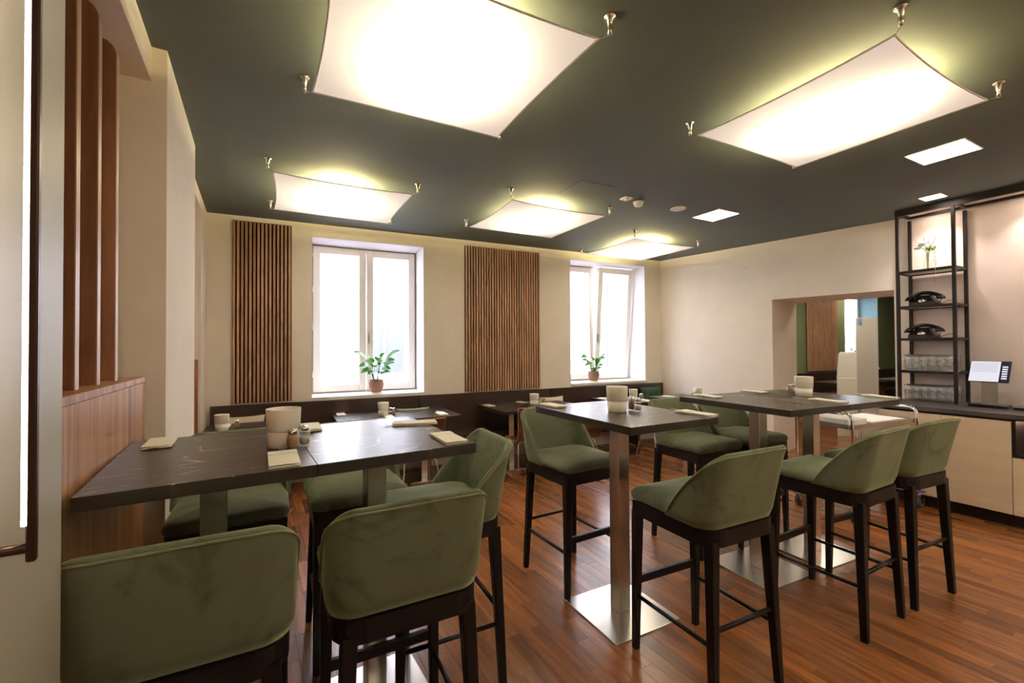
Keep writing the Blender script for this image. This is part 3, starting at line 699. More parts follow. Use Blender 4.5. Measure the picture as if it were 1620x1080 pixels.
for (x, y, z), (x2, y2), where in [
    ((-0.806, 1.607, BT), (-0.792, 1.668), 'on the left pair of bar tables'),
    ((0.692, 2.545, BT), (0.716, 2.500), 'on the middle bar table'),
    ((2.112, 3.330, BT), (2.16, 3.36), 'on the right-hand bar tables'),
    ((-1.335, 4.93, 0.75), (-1.375, 4.95), 'on the low tables under the first window'),
    ((0.42, 5.78, 0.75), (0.37, 5.82), 'on the low tables before the wide slat panel'),
    ((1.83, 6.24, 0.75), (1.86, 6.28), 'on the low table under the second window'),
    ((2.62, 6.37, 0.75), (2.66, 6.40), 'on the corner table at the far right'),
    ((-2.60, 4.13, 0.75), (-2.62, 4.17), 'on the low table in the left corner')]:
    PP.at((x, y, z + 0.0005), 0, 'brown-filled glass shaker ' + where, GSH)
    SLP.at((x2, y2, z + 0.0005), 0, 'clear salt shaker ' + where, GSH)
# napkins with cutlery
def make_napkin():
    b = MB(); n = 10
    top = []; bot = []
    for i in range(n + 1):
        y = -0.105 + 0.21 * i / n; h = 0.004 + 0.005 * (max(0, (i - 3) / 7)) ** 1.5
        top.append([(-0.045, y, h * 0.5), (-0.03, y, h), (0.0, y, h + 0.001), (0.03, y, h * 0.9), (0.045, y, h * 0.45)])
        bot.append([(0.045, y, 0.0 if i < 7 else h * 0.3), (-0.045, y, 0.0 if i < 7 else h * 0.3)])
    b.rings([t_ + b_ for t_, b_ in zip(top, bot)], smooth=False)
    o = b.build('napkin', M['napkin'])
    f = MB(); f.box(-0.045, 0.045, 0.045, 0.098, 0.0105, 0.0115); f.box(-0.0445, 0.0445, -0.1045, 0.06, 0.0085, 0.0095)
    f.build('pocket_flap', M['napkin'], o)
    return tag(o, 'napkin', 'napkin')
def make_fork():
    b = MB(); z = 0.0068
    b.beam((0, -0.04, z), (0, 0.100, z), 0.008, 0.002, 0.005, 0.002)
    b.add([(-0.004, 0.098, z + 0.001), (0.004, 0.098, z + 0.001), (0.0105, 0.114, z - 0.001), (0.0105, 0.124, z - 0.001), (-0.0105, 0.124, z - 0.001), (-0.0105, 0.114, z - 0.001)], [(0, 1, 2, 3, 4, 5)])
    for k in range(4): b.beam((-0.009 + 0.006 * k, 0.122, z - 0.001), (-0.009 + 0.006 * k, 0.165, z + 0.009), 0.0034, 0.0018, 0.002, 0.0014)
    return tag(b.build('fork', M['satin']), 'fork', 'fork')
def make_knife():
    b = MB(); z = 0.0060
    b.add([(0.014, -0.05, z), (0.024, -0.05, z), (0.026, 0.11, z), (0.021, 0.138, z), (0.015, 0.132, z), (0.014, -0.05, z + 0.0018), (0.024, -0.05, z + 0.0018), (0.026, 0.11, z + 0.0018), (0.021, 0.138, z + 0.0018), (0.015, 0.132, z + 0.0018)],
          [(4, 3, 2, 1, 0), (5, 6, 7, 8, 9)] + [(i, (i + 1) % 5, 5 + (i + 1) % 5, 5 + i) for i in range(5)])
    return tag(b.build('knife', M['satin']), 'knife', 'knife')
NP, FP, KP = Proto(make_napkin()), Proto(make_fork()), Proto(make_knife())
for x, y, z, rz, where in [
    (-1.372, 1.707, BT, 212 - 0, 'beside the partition, left end of the left tables'),
    (-0.760, 1.455, BT, 30, 'before the shakers on the left tables'),
    (-0.936, 2.025, BT, 208, 'behind the bin on the left bar tables'),
    (-0.475, 2.125, BT, 108, 'at the far right corner of the left tables'),
    (-0.262, 1.775, BT, 29, 'at the near right corner of the left tables'),
    (0.250, 2.744, BT, 205, 'at the left corner of the middle table'),
    (1.000, 2.385, BT, 32, 'at the right corner of the middle bar table'),
    (1.430, 3.195, BT, 196, 'at the left corner of the right bar tables'),
    (1.925, 3.500, BT, 204, 'at the far edge of the right bar tables'),
    (2.085, 2.895, BT, 20, 'before the bin on the right tables'),
    (2.612, 3.110, BT, 12, 'at the right corner of the right bar tables'),
    (-1.93, 4.93, 0.75, 207, 'left end of the low tables under window one'),
    (-0.80, 4.96, 0.75, 27, 'right end of the low tables under window one'),
    (-1.335, 4.74, 0.75, 27, 'before the bin under the first window'),
    (-0.30, 5.60, 0.75, 208, 'left end of the low tables at the slats'),
    (0.13, 5.90, 0.75, 208, 'behind the bin on the low tables at the slats'),
    (1.31, 6.28, 0.75, 206, 'left on the low table under the second window'),
    (1.84, 6.06, 0.75, 26, 'right on the low table under the second window'),
    (2.33, 6.52, 0.75, 206, 'on the corner table at the far right'),
    (-2.77, 4.22, 0.75, 209, 'on the low table in the left corner')]:
    NP.at((x, y, z + 0.0005), rz, 'folded cream napkin ' + where, 'napkins with cutlery')
    FP.at((x, y, z + 0.0005), rz, 'steel fork on the napkin ' + where, 'forks on the napkins')
    KP.at((x, y, z + 0.0005), rz, 'steel knife on the napkin ' + where, 'knives on the napkins')

# ------------------------------------------------------------------ cushions
def cushion(label, loc, rz, w_, h_, m, tilt=-14):
    b = MB(); n = 12; vs = []
    for s_ in (1, -1):
        for j in range(n + 1):
            for i in range(n + 1):
                u = i / n * 2 - 1; v = j / n * 2 - 1
                k = max(0.0, (1 - u ** 4) * (1 - v ** 4)) ** 0.5
                pin = 1 - 0.10 * (1 - abs(u) ** 2) * 0 - 0.07 * (1 - v * v) 
                pin2 = 1 - 0.07 * (1 - u * u)
                vs.append((u * w_ / 2 * pin, s_ * 0.055 * k, h_ / 2 + v * h_ / 2 * pin2))
    q = (n + 1) ** 2; fs = [(s_ * q + j * (n + 1) + i, s_ * q + j * (n + 1) + i + 1, s_ * q + (j + 1) * (n + 1) + i + 1, s_ * q + (j + 1) * (n + 1) + i) for s_ in (0, 1) for j in range(n) for i in range(n)]
    b.add(vs, fs, True); o = b.build('cushion', m); o.location = loc; o.rotation_euler = (R(tilt), 0, R(rz)); return tag(o, label, 'cushion')
def on_bench(x, off=0.16): 
    p = WM @ Vector((x, -off, 0.452)); return p
cushion('beige cushion leaning on the bench in the left corner', on_bench(0.30, 0.215), WA, 0.42, 0.36, M['cushion_beige'])
cushion('sage green cushion on the bench under the first window', on_bench(2.08, 0.215), WA, 0.40, 0.33, M['cushion_green'])
cushion('beige cushion on the bench right of the wide slat panel', on_bench(4.03, 0.215), WA, 0.40, 0.36, M['cushion_beige'])
cushion('dark green cushion on the bench in the far right corner', on_bench(5.88, 0.215), WA, 0.42, 0.42, M['cushion_dark'])

# ------------------------------------------------------------------ potted plants
def leaf_mesh(b, base, direction, up_len, length, width, droop, roll=0.0):
    d = Vector(direction).normalized(); side = Vector((-d.y, d.x, 0.95 * d.x)).normalized(); base = Vector(base)
    tip0 = base + Vector((d.x * up_len * 0.35, d.y * up_len * 0.35, up_len))
    n = 8; L_, Rr, Cc = [], [], []
    e0 = R(70 - roll * 20)
    p = tip0.copy(); ang = R(62); width *= 1.35; length *= 0.9; up_len *= 1.12; up_len = up_len + 0.0
    for i in range(n + 1):
        t = i / n; wdt = width * (math.sin(math.pi * min(1, t * 0.97 + 0.03)) ** 0.8) * (1 - 0.25 * t)
        Cc.append(p.copy()); L_.append(p + side * wdt / 2 + Vector((0, 0, wdt * 0.14))); Rr.append(p - side * wdt / 2 + Vector((0, 0, wdt * 0.14)))
        ang -= R(droop / n); p = p + (Vector((d.x, d.y, 0)) * math.cos(ang) + Vector((0, 0, 1)) * math.sin(ang)) * (length / n)
    vs = L_ + Cc + Rr; m_ = n + 1; fs = []
    for i in range(n): fs += [(i, i + 1, m_ + i + 1, m_ + i), (m_ + i, m_ + i + 1, 2 * m_ + i + 1, 2 * m_ + i)]
    b.add(vs, fs, True)
    return tip0
def plant(loc, rz, label, s, seed, specs):
    t = thing('potted_plant', label, 'potted plant', loc, rz)
    b = MB(); b.lathe([(0.085, 0.0), (0.092, 0.004), (0.092, 0.010), (0.07, 0.012)], 28); b.build('saucer', M['white_matt'], t)
    b = MB(); b.lathe([(0.055, 0.012), (0.066, 0.02), (0.083, 0.07), (0.091, 0.12), (0.090, 0.165), (0.082, 0.165), (0.080, 0.145)], 28); b.build('pot', M['terracotta'], t)
    b = MB(); b.lathe([(0.079, 0.143), (0.03, 0.150)], 20); b.build('soil', M['soil'], t)
    rnd = random.Random(seed)
    for (a, up, ln, wd, dr) in specs:
        b = MB(); base = (0.025 * math.cos(R(a)), 0.025 * math.sin(R(a)), 0.148)
        tip = leaf_mesh(b, base, (math.cos(R(a)), math.sin(R(a)), 0), up, ln, wd, dr)
        lf = b.build('leaf', M['leaf'], t)
        c = MB(); m_ = (Vector(base) + tip) / 2 + Vector((0, 0, 0.01)); c.tube([base, m_, tip], 0.0032, 6, 0.002); c.build('stem', M['stem'], lf)
    t.scale = (s, s, s)
    return t
spec1 = [(200, 0.26, 0.26, 0.075, 60), (205, 0.17, 0.17, 0.07, 90), (188, 0.10, 0.17, 0.07, 110), (340, 0.24, 0.27, 0.085, 45), (350, 0.20, 0.18, 0.075, 70), (10, 0.08, 0.18, 0.07, 100), (330, 0.12, 0.16, 0.065, 90),
         (250, 0.18, 0.18, 0.085, 110), (285, 0.20, 0.19, 0.08, 100), (300, 0.10, 0.13, 0.06, 90), (120, 0.2, 0.17, 0.07, 70), (60, 0.22, 0.18, 0.07, 60), (225, 0.08, 0.14, 0.06, 100), (170, 0.15, 0.15, 0.06, 70), (270, 0.26, 0.14, 0.07, 80), (195, 0.14, 0.2, 0.06, 80), (0, 0.16, 0.2, 0.065, 70), (320, 0.06, 0.16, 0.06, 70), (240, 0.24, 0.16, 0.07, 60), (290, 0.3, 0.14, 0.07, 50), (215, 0.12, 0.15, 0.055, 90)]
plant(WM @ Vector((1.69, 0.15, 0.943)), WA, 'peace lily in a terracotta pot on the sill of the first window', 0.98, 1, spec1)
spec2 = [(185, 0.22, 0.20, 0.075, 100), (200, 0.14, 0.14, 0.07, 90), (345, 0.20, 0.14, 0.06, 80), (300, 0.17, 0.20, 0.095, 20), (280, 0.10, 0.20, 0.085, 10), (195, 0.10, 0.20, 0.05, 110), (215, 0.05, 0.16, 0.05, 100), (5, 0.03, 0.12, 0.05, 90), (320, 0.08, 0.13, 0.05, 70), (240, 0.06, 0.10, 0.045, 90), (90, 0.12, 0.12, 0.06, 60), (310, 0.22, 0.15, 0.06, 40), (230, 0.2, 0.13, 0.06, 60), (170, 0.16, 0.16, 0.06, 80), (20, 0.14, 0.15, 0.06, 70), (265, 0.16, 0.18, 0.08, 60), (290, 0.07, 0.14, 0.06, 70), (330, 0.04, 0.13, 0.05, 90), (250, 0.03, 0.12, 0.05, 80)]
plant(WM @ Vector((4.96, 0.13, 0.958)), WA, 'smaller peace lily in a terracotta pot on the sill of the second window', 0.95, 2, spec2)
plant(W2M @ Vector((2.15, 0.12, 0.943)), A2, 'potted plant on the window sill of the next room', 1.0, 3, spec1[:9])

# ------------------------------------------------------------------ counter, shelf frame
# local frame: x along the counter to the right (-61.5 deg), y towards the wall behind it (28.5 deg), origin at the left front corner
KM = rmat(3.665, 4.385, -61.5)
KD = 0.795
ct = thing('counter', 'long counter with pale birch fronts and dark stone top', 'counter', KM @ Vector((0, 0, 0)), -61.5)
CL = 4.2
b = MB(); b.cbox(-0.012, CL, -0.012, KD, 0.885, 0.925, 0.002); b.build('worktop', M['counter'], ct)
b = MB(); b.box(0.0, 0.899, 0.022, KD, 0.10, 0.870); b.box(0.899, CL, 0.35, KD, 0.10, 0.87); b.box(0.899, 0.922, 0.0, 0.35, 0.60, 0.87); b.box(0.899, CL, 0.0, 0.35, 0.575, 0.600); b.box(0.899, CL, 0.022, 0.35, 0.1, 0.575); b.box(0.02, CL, 0.05, KD, 0.870, 0.885); b.build('carcass', M['blackmetal'], ct)
b = MB(); b.box(0.01, CL, 0.035, KD, 0.0, 0.099); b.build('plinth', M['blackmetal'], ct)
for a, c in ((0.002, 0.464), (0.468, 0.897)):
    b = MB(); b.cbox(a, c, 0.0, 0.021, 0.105, 0.866, 0.0015); b.build('door', M['birch'], ct)
for a, c in ((0.901, 1.60), (1.604, 2.3), (2.304, 3.0), (3.004, 3.7)):
    b = MB(); b.cbox(a, c, 0.0, 0.021, 0.105, 0.572, 0.0015); b.build('drawer', M['birch'], ct)
b = MB(); b.box(0.925, CL - 0.02, 0.338, 0.349, 0.602, 0.868); b.build('niche_lining', M['backwall'], ct)
b = MB(); b.box(0.94, CL - 0.1, 0.31, 0.325, 0.855, 0.866); b.build('niche_light', M['niche_led'], ct)

SF = thing('shelf_frame', 'tall black steel shelf frame standing on the counter', 'shelf', KM @ Vector((0.0, 0.475, 0.925)), -61.5)
FW, FD = 0.435, 0.315; bt_ = 0.028; FZ = CEIL - 0.925 - 0.003
def post(x, y): 
    b = MB(); b.cbox(x - bt_ / 2, x + bt_ / 2, y - bt_ / 2, y + bt_ / 2, 0.0005, FZ - 0.069, 0.002); b.build('post', M['blackmetal'], SF)
for x in (0.0, FW): 
    for y in (0.0, FD - 0.016): post(x, y)
zs = [2.27, 1.905, 1.571, 1.237]
for z in zs:
    h = z - 0.925; b = MB(); e = bt_ / 2
    b.box(e, FW - e, -0.012, 0.012, h - 0.026, h); b.box(e, FW - e, FD - 0.028, FD - 0.004, h - 0.026, h)
    b.box(-0.012, 0.012, e, FD - 0.016 - e, h - 0.026, h); b.box(FW - 0.012, FW + 0.012, e, FD - 0.016 - e, h - 0.026, h)
    r_ = b.build('shelf_rail', M['blackmetal'], SF)
    b = MB(); b.box(0.012, FW - 0.012, 0.012, FD - 0.028, h - 0.016, h - 0.004); b.build('shelf_board', M['translucent_plastic'], r_)
# canopy over frame and counter
cn = thing('canopy', 'black framed canopy with a pale underside above the counter', 'canopy', KM @ Vector((0.0, 0.475, CEIL)), -61.5)
b = MB(); b.box(-0.014, CL, -0.014, 0.014, -0.070, -0.001); b.box(-0.014, 0.014, 0.014, FD - 0.03, -0.05, -0.001); b.box(-0.014, CL, FD - 0.03, FD - 0.002, -0.05, -0.001); b.box(FW - 0.014, FW + 0.014, 0.014, FD - 0.03, -0.05, -0.03); b.build('canopy_frame', M['blackmetal'], cn)
b = MB(); b.box(0.014, CL, 0.014, FD - 0.03, -0.028, -0.001); b.build('underside', M['backwall'], cn)
for i, x in enumerate((0.24, 0.95, 1.75, 2.6)):
    b = MB(); b.lathe([(0.034, -0.0285), (0.034, -0.031)], 20, x, 0.14); b.build('spotlight', M['spot'], cn)
sp_d = bpy.data.lights.new('canopy_spot', 'SPOT')
sp_d.energy = 18; sp_d.color = (1.0, 0.82, 0.76); sp_d.spot_size = R(110); sp_d.spot_blend = 0.8; sp_d.shadow_soft_size = 0.03
for x in (0.24, 0.95, 1.75, 2.6):
    o = bpy.data.objects.new('canopy_spot', sp_d); C.objects.link(o); o.location = KM @ Vector((x, 0.475 + 0.14, CEIL - 0.04))

# things on the shelves
def shelf_pt(x, y, z): return KM @ Vector((x, 0.475 + y, z))
def telephone(z, label, xo=0.0):
    t = thing('telephone', label, 'telephone', shelf_pt(0.165 + xo, 0.12, z + 0.0005), -61.5, 'old black telephones on the shelf frame'); t.scale = (1.12, 1.0, 1.15)
    b = MB()
    b.rings([[(sx * w_, sy * d_, zz) for sx, sy in ((-1, -1), (1, -1), (1, 1), (-1, 1))] for w_, d_, zz in ((0.092, 0.080, 0.0), (0.092, 0.080, 0.030), (0.082, 0.072, 0.037), (0.056, 0.052, 0.070), (0.048, 0.034, 0.092))], smooth=False); b.build('body', M['plastic_black'], t)
    pts = [(-0.110 + 0.22 * i / 14, 0.0, 0.080 + 0.036 * math.sin(math.pi * i / 14)) for i in range(15)]
    b = MB(); b.tube(pts, 0.0165, 10)
    for sx in (-1, 1):
        b.rings([[(sx * 0.100 + r_ * math.cos(a) + sx * 0.005 * k, r_ * math.sin(a), 0.094 - k * 0.013) for a in [2 * math.pi * q / 14 for q in range(14)]] for k, r_ in ((0, 0.016), (1, 0.029), (2.2, 0.033), (3.2, 0.030))])
    b.build('handset', M['plastic_black'], t)
    b = MB(); dm = Matrix.Translation((0, -0.060, 0.050)) @ Matrix.Rotation(R(52), 4, 'X')
    for k in range(10):
        a = R(30 + 30 * k); c = dm @ Vector((0.022 * math.cos(a), 0.022 * math.sin(a), 0.004)); b.lathe([(0.004, c.z), (0.004, c.z + 0.001)], 8, c.x, c.y)
    b.rings([[dm @ Vector((r_ * math.cos(2 * math.pi * q / 20), r_ * math.sin(2 * math.pi * q / 20), zz)) for q in range(20)] for r_, zz in ((0.032, -0.002), (0.032, 0.003), (0.012, 0.004), (0.010, 0.007))])
    b.build('dial', M['satin'], t)
    b = MB(); b.tube([(0.115, 0.0, 0.090), (0.122, -0.01, 0.06), (0.105, -0.02, 0.02), (0.09, -0.03, 0.006), (0.12, -0.04, 0.006), (0.17, -0.03, 0.030), (0.19, 0.0, 0.035), (0.21, 0.03, 0.008)], 0.0028, 6); b.build('cord', M['plastic_black'], t)
telephone(1.905, 'old black dial telephone on the upper shelf under the flowers', 0.01)
telephone(1.571, 'old black dial telephone on the lower shelf above the glasses')
def make_glass():
    b = MB(); n = 12
    b.lathe([(0.024, 0.0), (0.026, 0.002), (0.028, 0.040), (0.0300, 0.052), (0.0333, 0.106), (0.0318, 0.106), (0.0285, 0.052), (0.0265, 0.040), (0.023, 0.010)], n, cap0=True, cap1=True)
    return tag(b.build('drinking_glass', M['thinglass']), 'glass', 'glass')
GP = Proto(make_glass())
ORD = ['leftmost', 'second from left', 'third from left', 'third from right', 'second from right', 'rightmost']
for z, name in ((1.237, 'on the shelf below the telephones'), (0.925, 'standing on the counter')):
    for i in range(6):
        for j, row in enumerate(('front', 'middle', 'back')):
            for k, lvl in enumerate(('lower', 'upper')):
                p = shelf_pt(0.0505 + i * 0.0667, 0.052 + j * 0.0715, z + 0.001 + k * 0.058)
                GP.at(p, random.uniform(0, 30), '%s clear tumbler, %s in the %s row %s' % (lvl, ORD[i], row, name), 'clear tumblers ' + name)
# vase with flowers
t = thing('vase', 'slim glass bottle vase on the top shelf', 'vase', shelf_pt(0.21, 0.10, 2.2705))
b = MB(); b.lathe([(0.030, 0.0), (0.034, 0.006), (0.034, 0.10), (0.030, 0.125), (0.017, 0.15), (0.017, 0.175), (0.0155, 0.175), (0.0155, 0.15), (0.028, 0.124), (0.031, 0.10), (0.031, 0.010)], 20); b.build('bottle', M['glass'], t)
fl_ = thing('flower_arrangement', 'white blossom with twigs and trailing green strands in the vase', 'flowers', shelf_pt(0.21, 0.10, 2.28), -61.5)
b = MB()
rnd = random.Random(5)
for k in range(9):
    a = rnd.uniform(0, 6.28); r1 = rnd.uniform(0.01, 0.02)
    b.tube([(0.006 * math.cos(a), 0.006 * math.sin(a), 0.006), (0.01 * math.cos(a), 0.01 * math.sin(a), 0.16), (0.03 * math.cos(a), 0.02 * math.sin(a), 0.20)], 0.0018, 5)
b.build('stem', M['pale_green'], fl_)
for k, (x, y, z) in enumerate([(-0.06, 0, 0.235), (-0.035, -0.02, 0.245), (-0.075, -0.01, 0.21)]):
    b = MB()
    for q in range(7):
        a = q * 0.9; b.lathe([(0.006, z + 0.0), (0.019, z + 0.012), (0.018, z + 0.026), (0.007, z + 0.034)], 8, x + 0.012 * math.cos(a), y + 0.012 * math.sin(a))
    b.build('blossom', M['petal'], fl_)
for pts in ([(0.0, 0, 0.17), (0.02, 0, 0.24), (0.0, 0.01, 0.29), (0.035, 0, 0.34), (0.02, 0, 0.40)], [(0.01, 0, 0.2), (0.05, 0, 0.27), (0.06, 0, 0.33), (0.085, 0, 0.37), (0.07, 0, 0.40)], [(0, 0, 0.2), (-0.03, 0, 0.26), (-0.09, 0, 0.29), (-0.10, 0, 0.33)], [(-0.01, 0, 0.2), (-0.08, 0, 0.24), (-0.13, 0, 0.28)], [(0.0, 0.0, 0.26), (-0.03, 0, 0.30), (-0.02, 0, 0.35)]):
    b = MB(); b.tube(pts, 0.0042, 6, 0.0016); b.build('twig', M['twig'], fl_)
for k in range(7):
    a = rnd.uniform(0, 6.28); b = MB(); x, y = 0.03 * math.cos(a) + 0.01, 0.02 * math.sin(a)
    b.add([(x, y, 0.18), (x + 0.025, y + 0.01, 0.20), (x + 0.035, y, 0.225), (x + 0.005, y - 0.012, 0.215)], [(0, 1, 2, 3)]); b.build('leaf', M['leaf'], fl_)
for path in ([(0.03, -0.05, 0.20), (0.06, -0.08, 0.21), (0.09, -0.11, 0.17), (0.10, -0.125, 0.08), (0.095, -0.125, -0.02), (0.085, -0.125, -0.10), (0.09, -0.125, -0.16)], [(0.03, -0.03, 0.19), (0.07, -0.07, 0.20), (0.08, -0.09, 0.13), (0.075, -0.09, 0.04)], [(0.0, -0.02, 0.18), (0.02, -0.05, 0.15), (0.02, -0.055, 0.08), (0.01, -0.055, 0.03)]):
    b = MB(); P_ = [Vector(p) for p in path]; b.tube(path, 0.0012, 5)
    for i in range(len(P_) - 1):
        for q in range(7):
            p = P_[i].lerp(P_[i + 1], q / 7); o_ = Vector((rnd.uniform(-1, 1), rnd.uniform(-1, 1), rnd.uniform(-1, 1))) * 0.006
            b.lathe([(0.001, p.z - 0.004 + o_.z), (0.0045, p.z + o_.z), (0.001, p.z + 0.004 + o_.z)], 5, p.x + o_.x, p.y + o_.y)
    b.build('strand', M['pale_green'], fl_)
# screen on a stand
t = thing('screen_stand', 'small tilted touch screen on a steel stand on the counter', 'screen', KM @ Vector((0.665, 0.45, 0.9255)), -61.5)
b = MB(); b.cbox(-0.125, 0.125, -0.075, 0.075, 0, 0.030, 0.003); b.build('base', M['plastic_black'], t)
b = MB(); b.box(-0.052, 0.052, 0.000, 0.010, 0.0305, 0.270); b.build('post', M['steel'], t)
tm = Matrix.Translation((0, 0.01, 0.265)) @ Matrix.Rotation(R(28), 4, 'X') @ Matrix.Rotation(R(90), 4, 'X')
def plate(x0, x1, y0, y1, z0, z1, name, m, par):
    b = MB(); b.box(x0, x1, y0, y1, z0, z1, Matrix.Translation((0, 0.01, 0.325)) @ Matrix.Rotation(R(-28), 4, 'X')); return b.build(name, m, par)
sc_ = plate(-0.13, 0.13, -0.006, 0.006, -0.105, 0.105, 'screen_housing', M['plastic_black'], t)
plate(-0.127, 0.066, -0.0075, -0.0062, -0.102, 0.102, 'display', M['screen'], sc_)
plate(0.068, 0.127, -0.0075, -0.0062, -0.102, 0.102, 'picture_column', M['screen_dark'], sc_)
for i in range(7): plate(-0.115, 0.05, -0.0080, -0.0076, 0.078 - i * 0.014, 0.082 - i * 0.014, 'text_line', M['screen_line'], sc_)
for i in range(6): plate(0.080, 0.114, -0.0082, -0.0076, 0.040 - i * 0.023, 0.054 - i * 0.023, 'icon', M['screen'], sc_)
t = thing('glass_display', 'black based clear display stand at the right edge of the picture', 'display stand', KM @ Vector((0.945, 0.45, 0.9255)), -61.5)
b = MB(); b.cbox(-0.12, 0.12, -0.075, 0.075, 0, 0.030, 0.003); b.build('base', M['plastic_black'], t)
b = MB(); b.box(-0.02, 0.11, -0.003, 0.003, 0.0305, 0.15); b.build('clear_panel', M['glass'], t)
b = MB(); b.lathe([(0.006, 0.0305), (0.006, 0.12)], 10, -0.03, 0.0); b.build('rod', M['chrome'], t)

# ------------------------------------------------------------------ serving trolley
P1, P2, P3, P4 = Vector((2.69, 4.15, 0)), Vector((2.87, 3.70, 0)), Vector((3.744, 4.05, 0)), Vector((3.56, 4.50, 0))
P2 = Vector((2.875, 3.705, 0)); ax = (P3 - P2).normalized(); ay = Vector((-ax.y, ax.x, 0)); Lx = (P3 - P2).length; Ly = 0.485
ta = math.degrees(math.atan2(ax.y, ax.x))
tr = thing('serving_trolley', 'chrome two-tier serving trolley on casters with white papers, beside the counter', 'trolley', P2, ta)
for x in (0.0, Lx):
    b = MB(); r_ = 0.07; H_ = 0.925
    pts = [(x, 0, 0.155), (x, 0, H_ - r_)] + [(x, r_ - r_ * math.cos(R(a)), H_ - r_ + r_ * math.sin(R(a))) for a in (20, 45, 70, 90)] + [(x, Ly - r_ + r_ * math.sin(R(a)), H_ - r_ + r_ * math.cos(R(a))) for a in (0, 20, 45, 70, 90)] + [(x, Ly, 0.155)]
    b.tube(pts, 0.0125, 10); b.build('end_frame', M['chrome'], tr)
for z in (0.80, 0.265):
    b = MB(); b.box(0.015, Lx - 0.015, 0.015, Ly - 0.015, z, z + 0.004)
    b.box(0.012, Lx - 0.012, 0.012, 0.016, z - 0.02, z + 0.018); b.box(0.012, Lx - 0.012, Ly - 0.016, Ly - 0.012, z - 0.02, z + 0.018); b.box(0.012, 0.016, 0.016, Ly - 0.016, z - 0.02, z + 0.018); b.box(Lx - 0.016, Lx - 0.012, 0.016, Ly - 0.016, z - 0.02, z + 0.018)
    b.build('tray', M['steel'], tr)
for x in (0.0, Lx):
    for y in (0.0, Ly):
        c = MB(); c.lathe([(0.013, 0.155), (0.03, 0.150), (0.030, 0.105), (0.018, 0.10)], 14, x, y, 0.7, 0.7); c.beam((x, y - 0.02, 0.12), (x + 0.02, y - 0.02, 0.045), 0.03, 0.003); c.beam((x, y + 0.02, 0.12), (x + 0.02, y + 0.02, 0.045), 0.03, 0.003)
        k = c.build('caster', M['chrome'], tr)
        d = MB(); d.lathe([(0.046, 0.150), (0.050, 0.154), (0.046, 0.160), (0.014, 0.162)], 20, x, y); d.build('bumper_disc', M['blue'], k)
        wv = []
        d = MB(); d.rings([[(x + 0.02 + r__ * math.cos(2 * math.pi * q / 20), y + yy, 0.050 + r__ * math.sin(2 * math.pi * q / 20)) for q in range(20)] for r__, yy in ((0.030, -0.014), (0.048, -0.013), (0.050, -0.008), (0.050, 0.008), (0.048, 0.013), (0.030, 0.014))]); d.build('wheel', M['rubber'], k)
tp = lambda x, y, z: P2 + ax * x + ay * y + Vector((0, 0, z))
b = MB(); rnd = random.Random(9)
for i in range(5):
    a = rnd.uniform(-0.05, 0.05); m_ = Matrix.Rotation(a, 4, 'Z'); b.box(-0.24 + rnd.uniform(-.02, .02), 0.24, -0.17, 0.17 + rnd.uniform(-.02, .02), 0.0005 + i * 0.0035, 0.003 + i * 0.0035, m_)
o = b.build('paper_stack', M['paper']); o.location = tp(0.60, 0.22, 0.8045); o.rotation_euler = (0, 0, R(ta)); tag(o, 'stack of white papers on the top tray of the trolley', 'papers')
def box_carton(x, y, z, w_, d_, h_, label):
    t = thing('storage_box', label, 'box', tp(x, y, z), ta)
    b = MB(); th = 0.004
    b.box(-w_ / 2, w_ / 2, -d_ / 2, d_ / 2, 0, th); b.box(-w_ / 2, w_ / 2, -d_ / 2, -d_ / 2 + th, th, h_); b.box(-w_ / 2, w_ / 2, d_ / 2 - th, d_ / 2, th, h_); b.box(-w_ / 2, -w_ / 2 + th, -d_ / 2 + th, d_ / 2 - th, th, h_); b.box(w_ / 2 - th, w_ / 2, -d_ / 2 + th, d_ / 2 - th, th, h_)
    for k in range(1, 4): b.box(-w_ / 2 + w_ * k / 4, -w_ / 2 + w_ * k / 4 + 0.003, -d_ / 2 + th, d_ / 2 - th, th, h_)
    b.build('body', M['white_matt'], t)
box_carton(0.17, 0.24, 0.8045, 0.26, 0.36, 0.05, 'low white divided box on the top tray of the trolley')

# ------------------------------------------------------------------ white boards standing in the passage
t = thing('tall_white_board', 'tall white end panel with a pale blue sticker standing in the passage', 'panel', (5.72, 7.05, 0), -4)
b = MB(); b.cbox(-0.155, 0.155, 0.0, 0.02, 0.0, 1.945, 0.002); b.build('front_board', M['white_matt'], t)
b = MB(); b.cbox(0.158, 0.176, 0.0, 0.26, 0.0, 1.94, 0.002); b.build('side_board', M['white_matt'], t)
b = MB(); b.box(-0.135, -0.068, -0.0012, -0.0002, 1.82, 1.93); s_ = b.build('sticker', M['sticker'], t)
b = MB(); b.box(-0.095, -0.072, -0.0018, -0.0013, 1.835, 1.87); b.build('printed_square', M['sticker_dark'], s_)
for x, z in ((-0.05, 1.30), (0.10, 1.30), (-0.05, 0.80)):
    b = MB(); b.rings([[(x + r_ * math.cos(2 * math.pi * q / 10), y, z + r_ * math.sin(2 * math.pi * q / 10)) for q in range(10)] for r_, y in ((0.007, -0.0003), (0.006, -0.003))]); b.build('screw_cap', M['satin'], t)
t = thing('milky_plastic_screen', 'curved milky plastic board leaning left of the tall white panel', 'panel', (5.62, 7.25, 0), -6)
b = MB(); rings = []
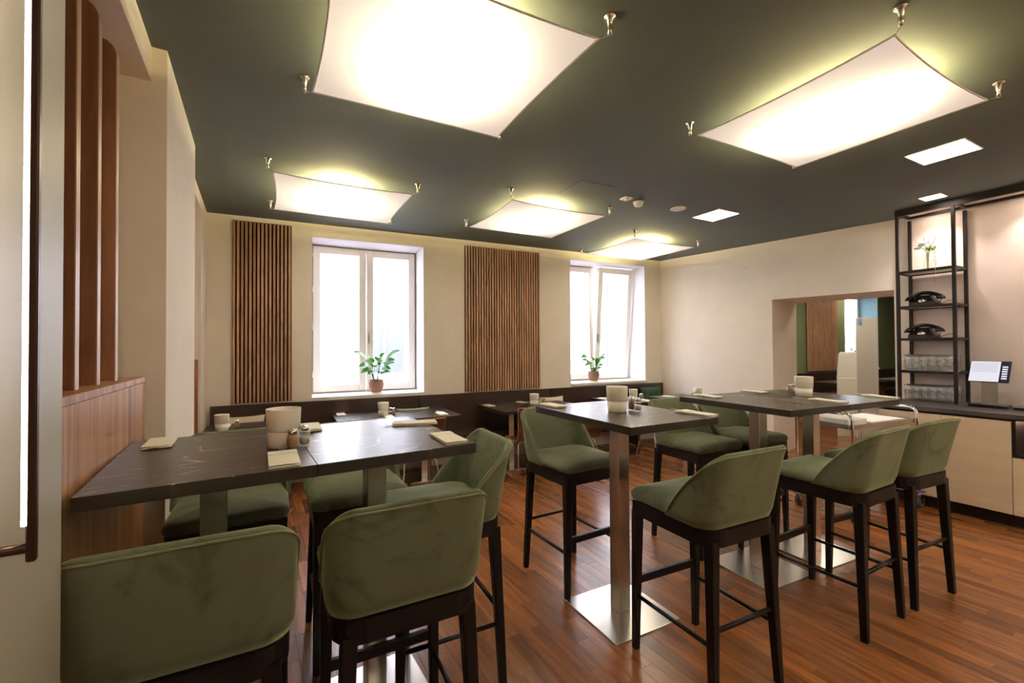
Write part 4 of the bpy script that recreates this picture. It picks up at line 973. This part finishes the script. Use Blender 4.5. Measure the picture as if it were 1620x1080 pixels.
for z, x0, x1, y in ((0.0, -0.22, 0.13, 0), (0.95, -0.20, 0.13, 0.03), (0.955, -0.20, 0.13, 0.038), (1.15, -0.175, 0.13, 0.05), (1.34, -0.15, 0.13, 0.07), (1.375, -0.13, 0.13, 0.08), (1.39, -0.10, 0.13, 0.09)):
    rings.append([(x0, y, z), (x1, y, z), (x1, y + 0.012, z), (x0, y + 0.012, z)])
b.rings(rings, smooth=False); b.build('board', M['translucent_plastic'], t)

# ------------------------------------------------------------------ furniture of the next room
pedestal_table('dining_table', 'low dining table in the next room, left part of the passage view', 6.95, 9.05, 26, 1.3, 0.7, 0.75, 0.4, GL, 0.07)
pedestal_table('dining_table', 'low dining table in the next room, right part of the passage view', 8.75, 9.75, 26, 1.3, 0.7, 0.75, 0.4, GL, 0.07)
NP.at((6.75, 8.95, 0.7505), 26, 'folded cream napkin on the left table of the next room', 'napkins with cutlery')
NP.at((7.15, 8.75, 0.7505), 26, 'nearer folded cream napkin on the left table of the next room', 'napkins with cutlery')
BP.at((8.62, 9.62, 0.7505), 0, 'ivory table bin in the next room', GBN)
for x, y, rz, lab in [(6.75, 8.35, 20, 'veneer chair in the next room, at the left table'), (8.5, 9.0, 24, 'veneer chair in the next room, at the right table')]:
    CP.at((x, y, 0), rz, lab, GC)

# ------------------------------------------------------------------ open door with lit handle, far left (its plane runs along V)
door = bpy.data.objects.new('door_1', None); C.objects.link(door); door['kind'] = 'structure'
e0 = Vector((-0.868, 0.845, 0)); door.location = e0; door.rotation_euler = (0, 0, R(120.5))   # local x = V, local -y = N
b = MB(); b.cbox(-0.95, 0.0, 0.0, 0.045, 0.01, 2.45, 0.002); b.build('door_leaf', M['door'], door)
hx_ = -0.357
b = MB(); b.cbox(hx_ - 0.005, hx_ + 0.005, -0.0745, -0.0645, 1.225, 2.40, 0.002); hd = b.build('door_handle', M['bronze'], door)
b = MB(); b.tube([(hx_, -0.0625, 1.272), (hx_, -0.0625, 2.38)], 0.0034, 10); b.build('light_strip', M['led'], hd)
for z in (1.243, 2.39):
    b = MB(); b.tube([(hx_, -0.066, z), (hx_, 0.0, z)], 0.0065, 12); b.build('standoff', M['bronze'], hd)
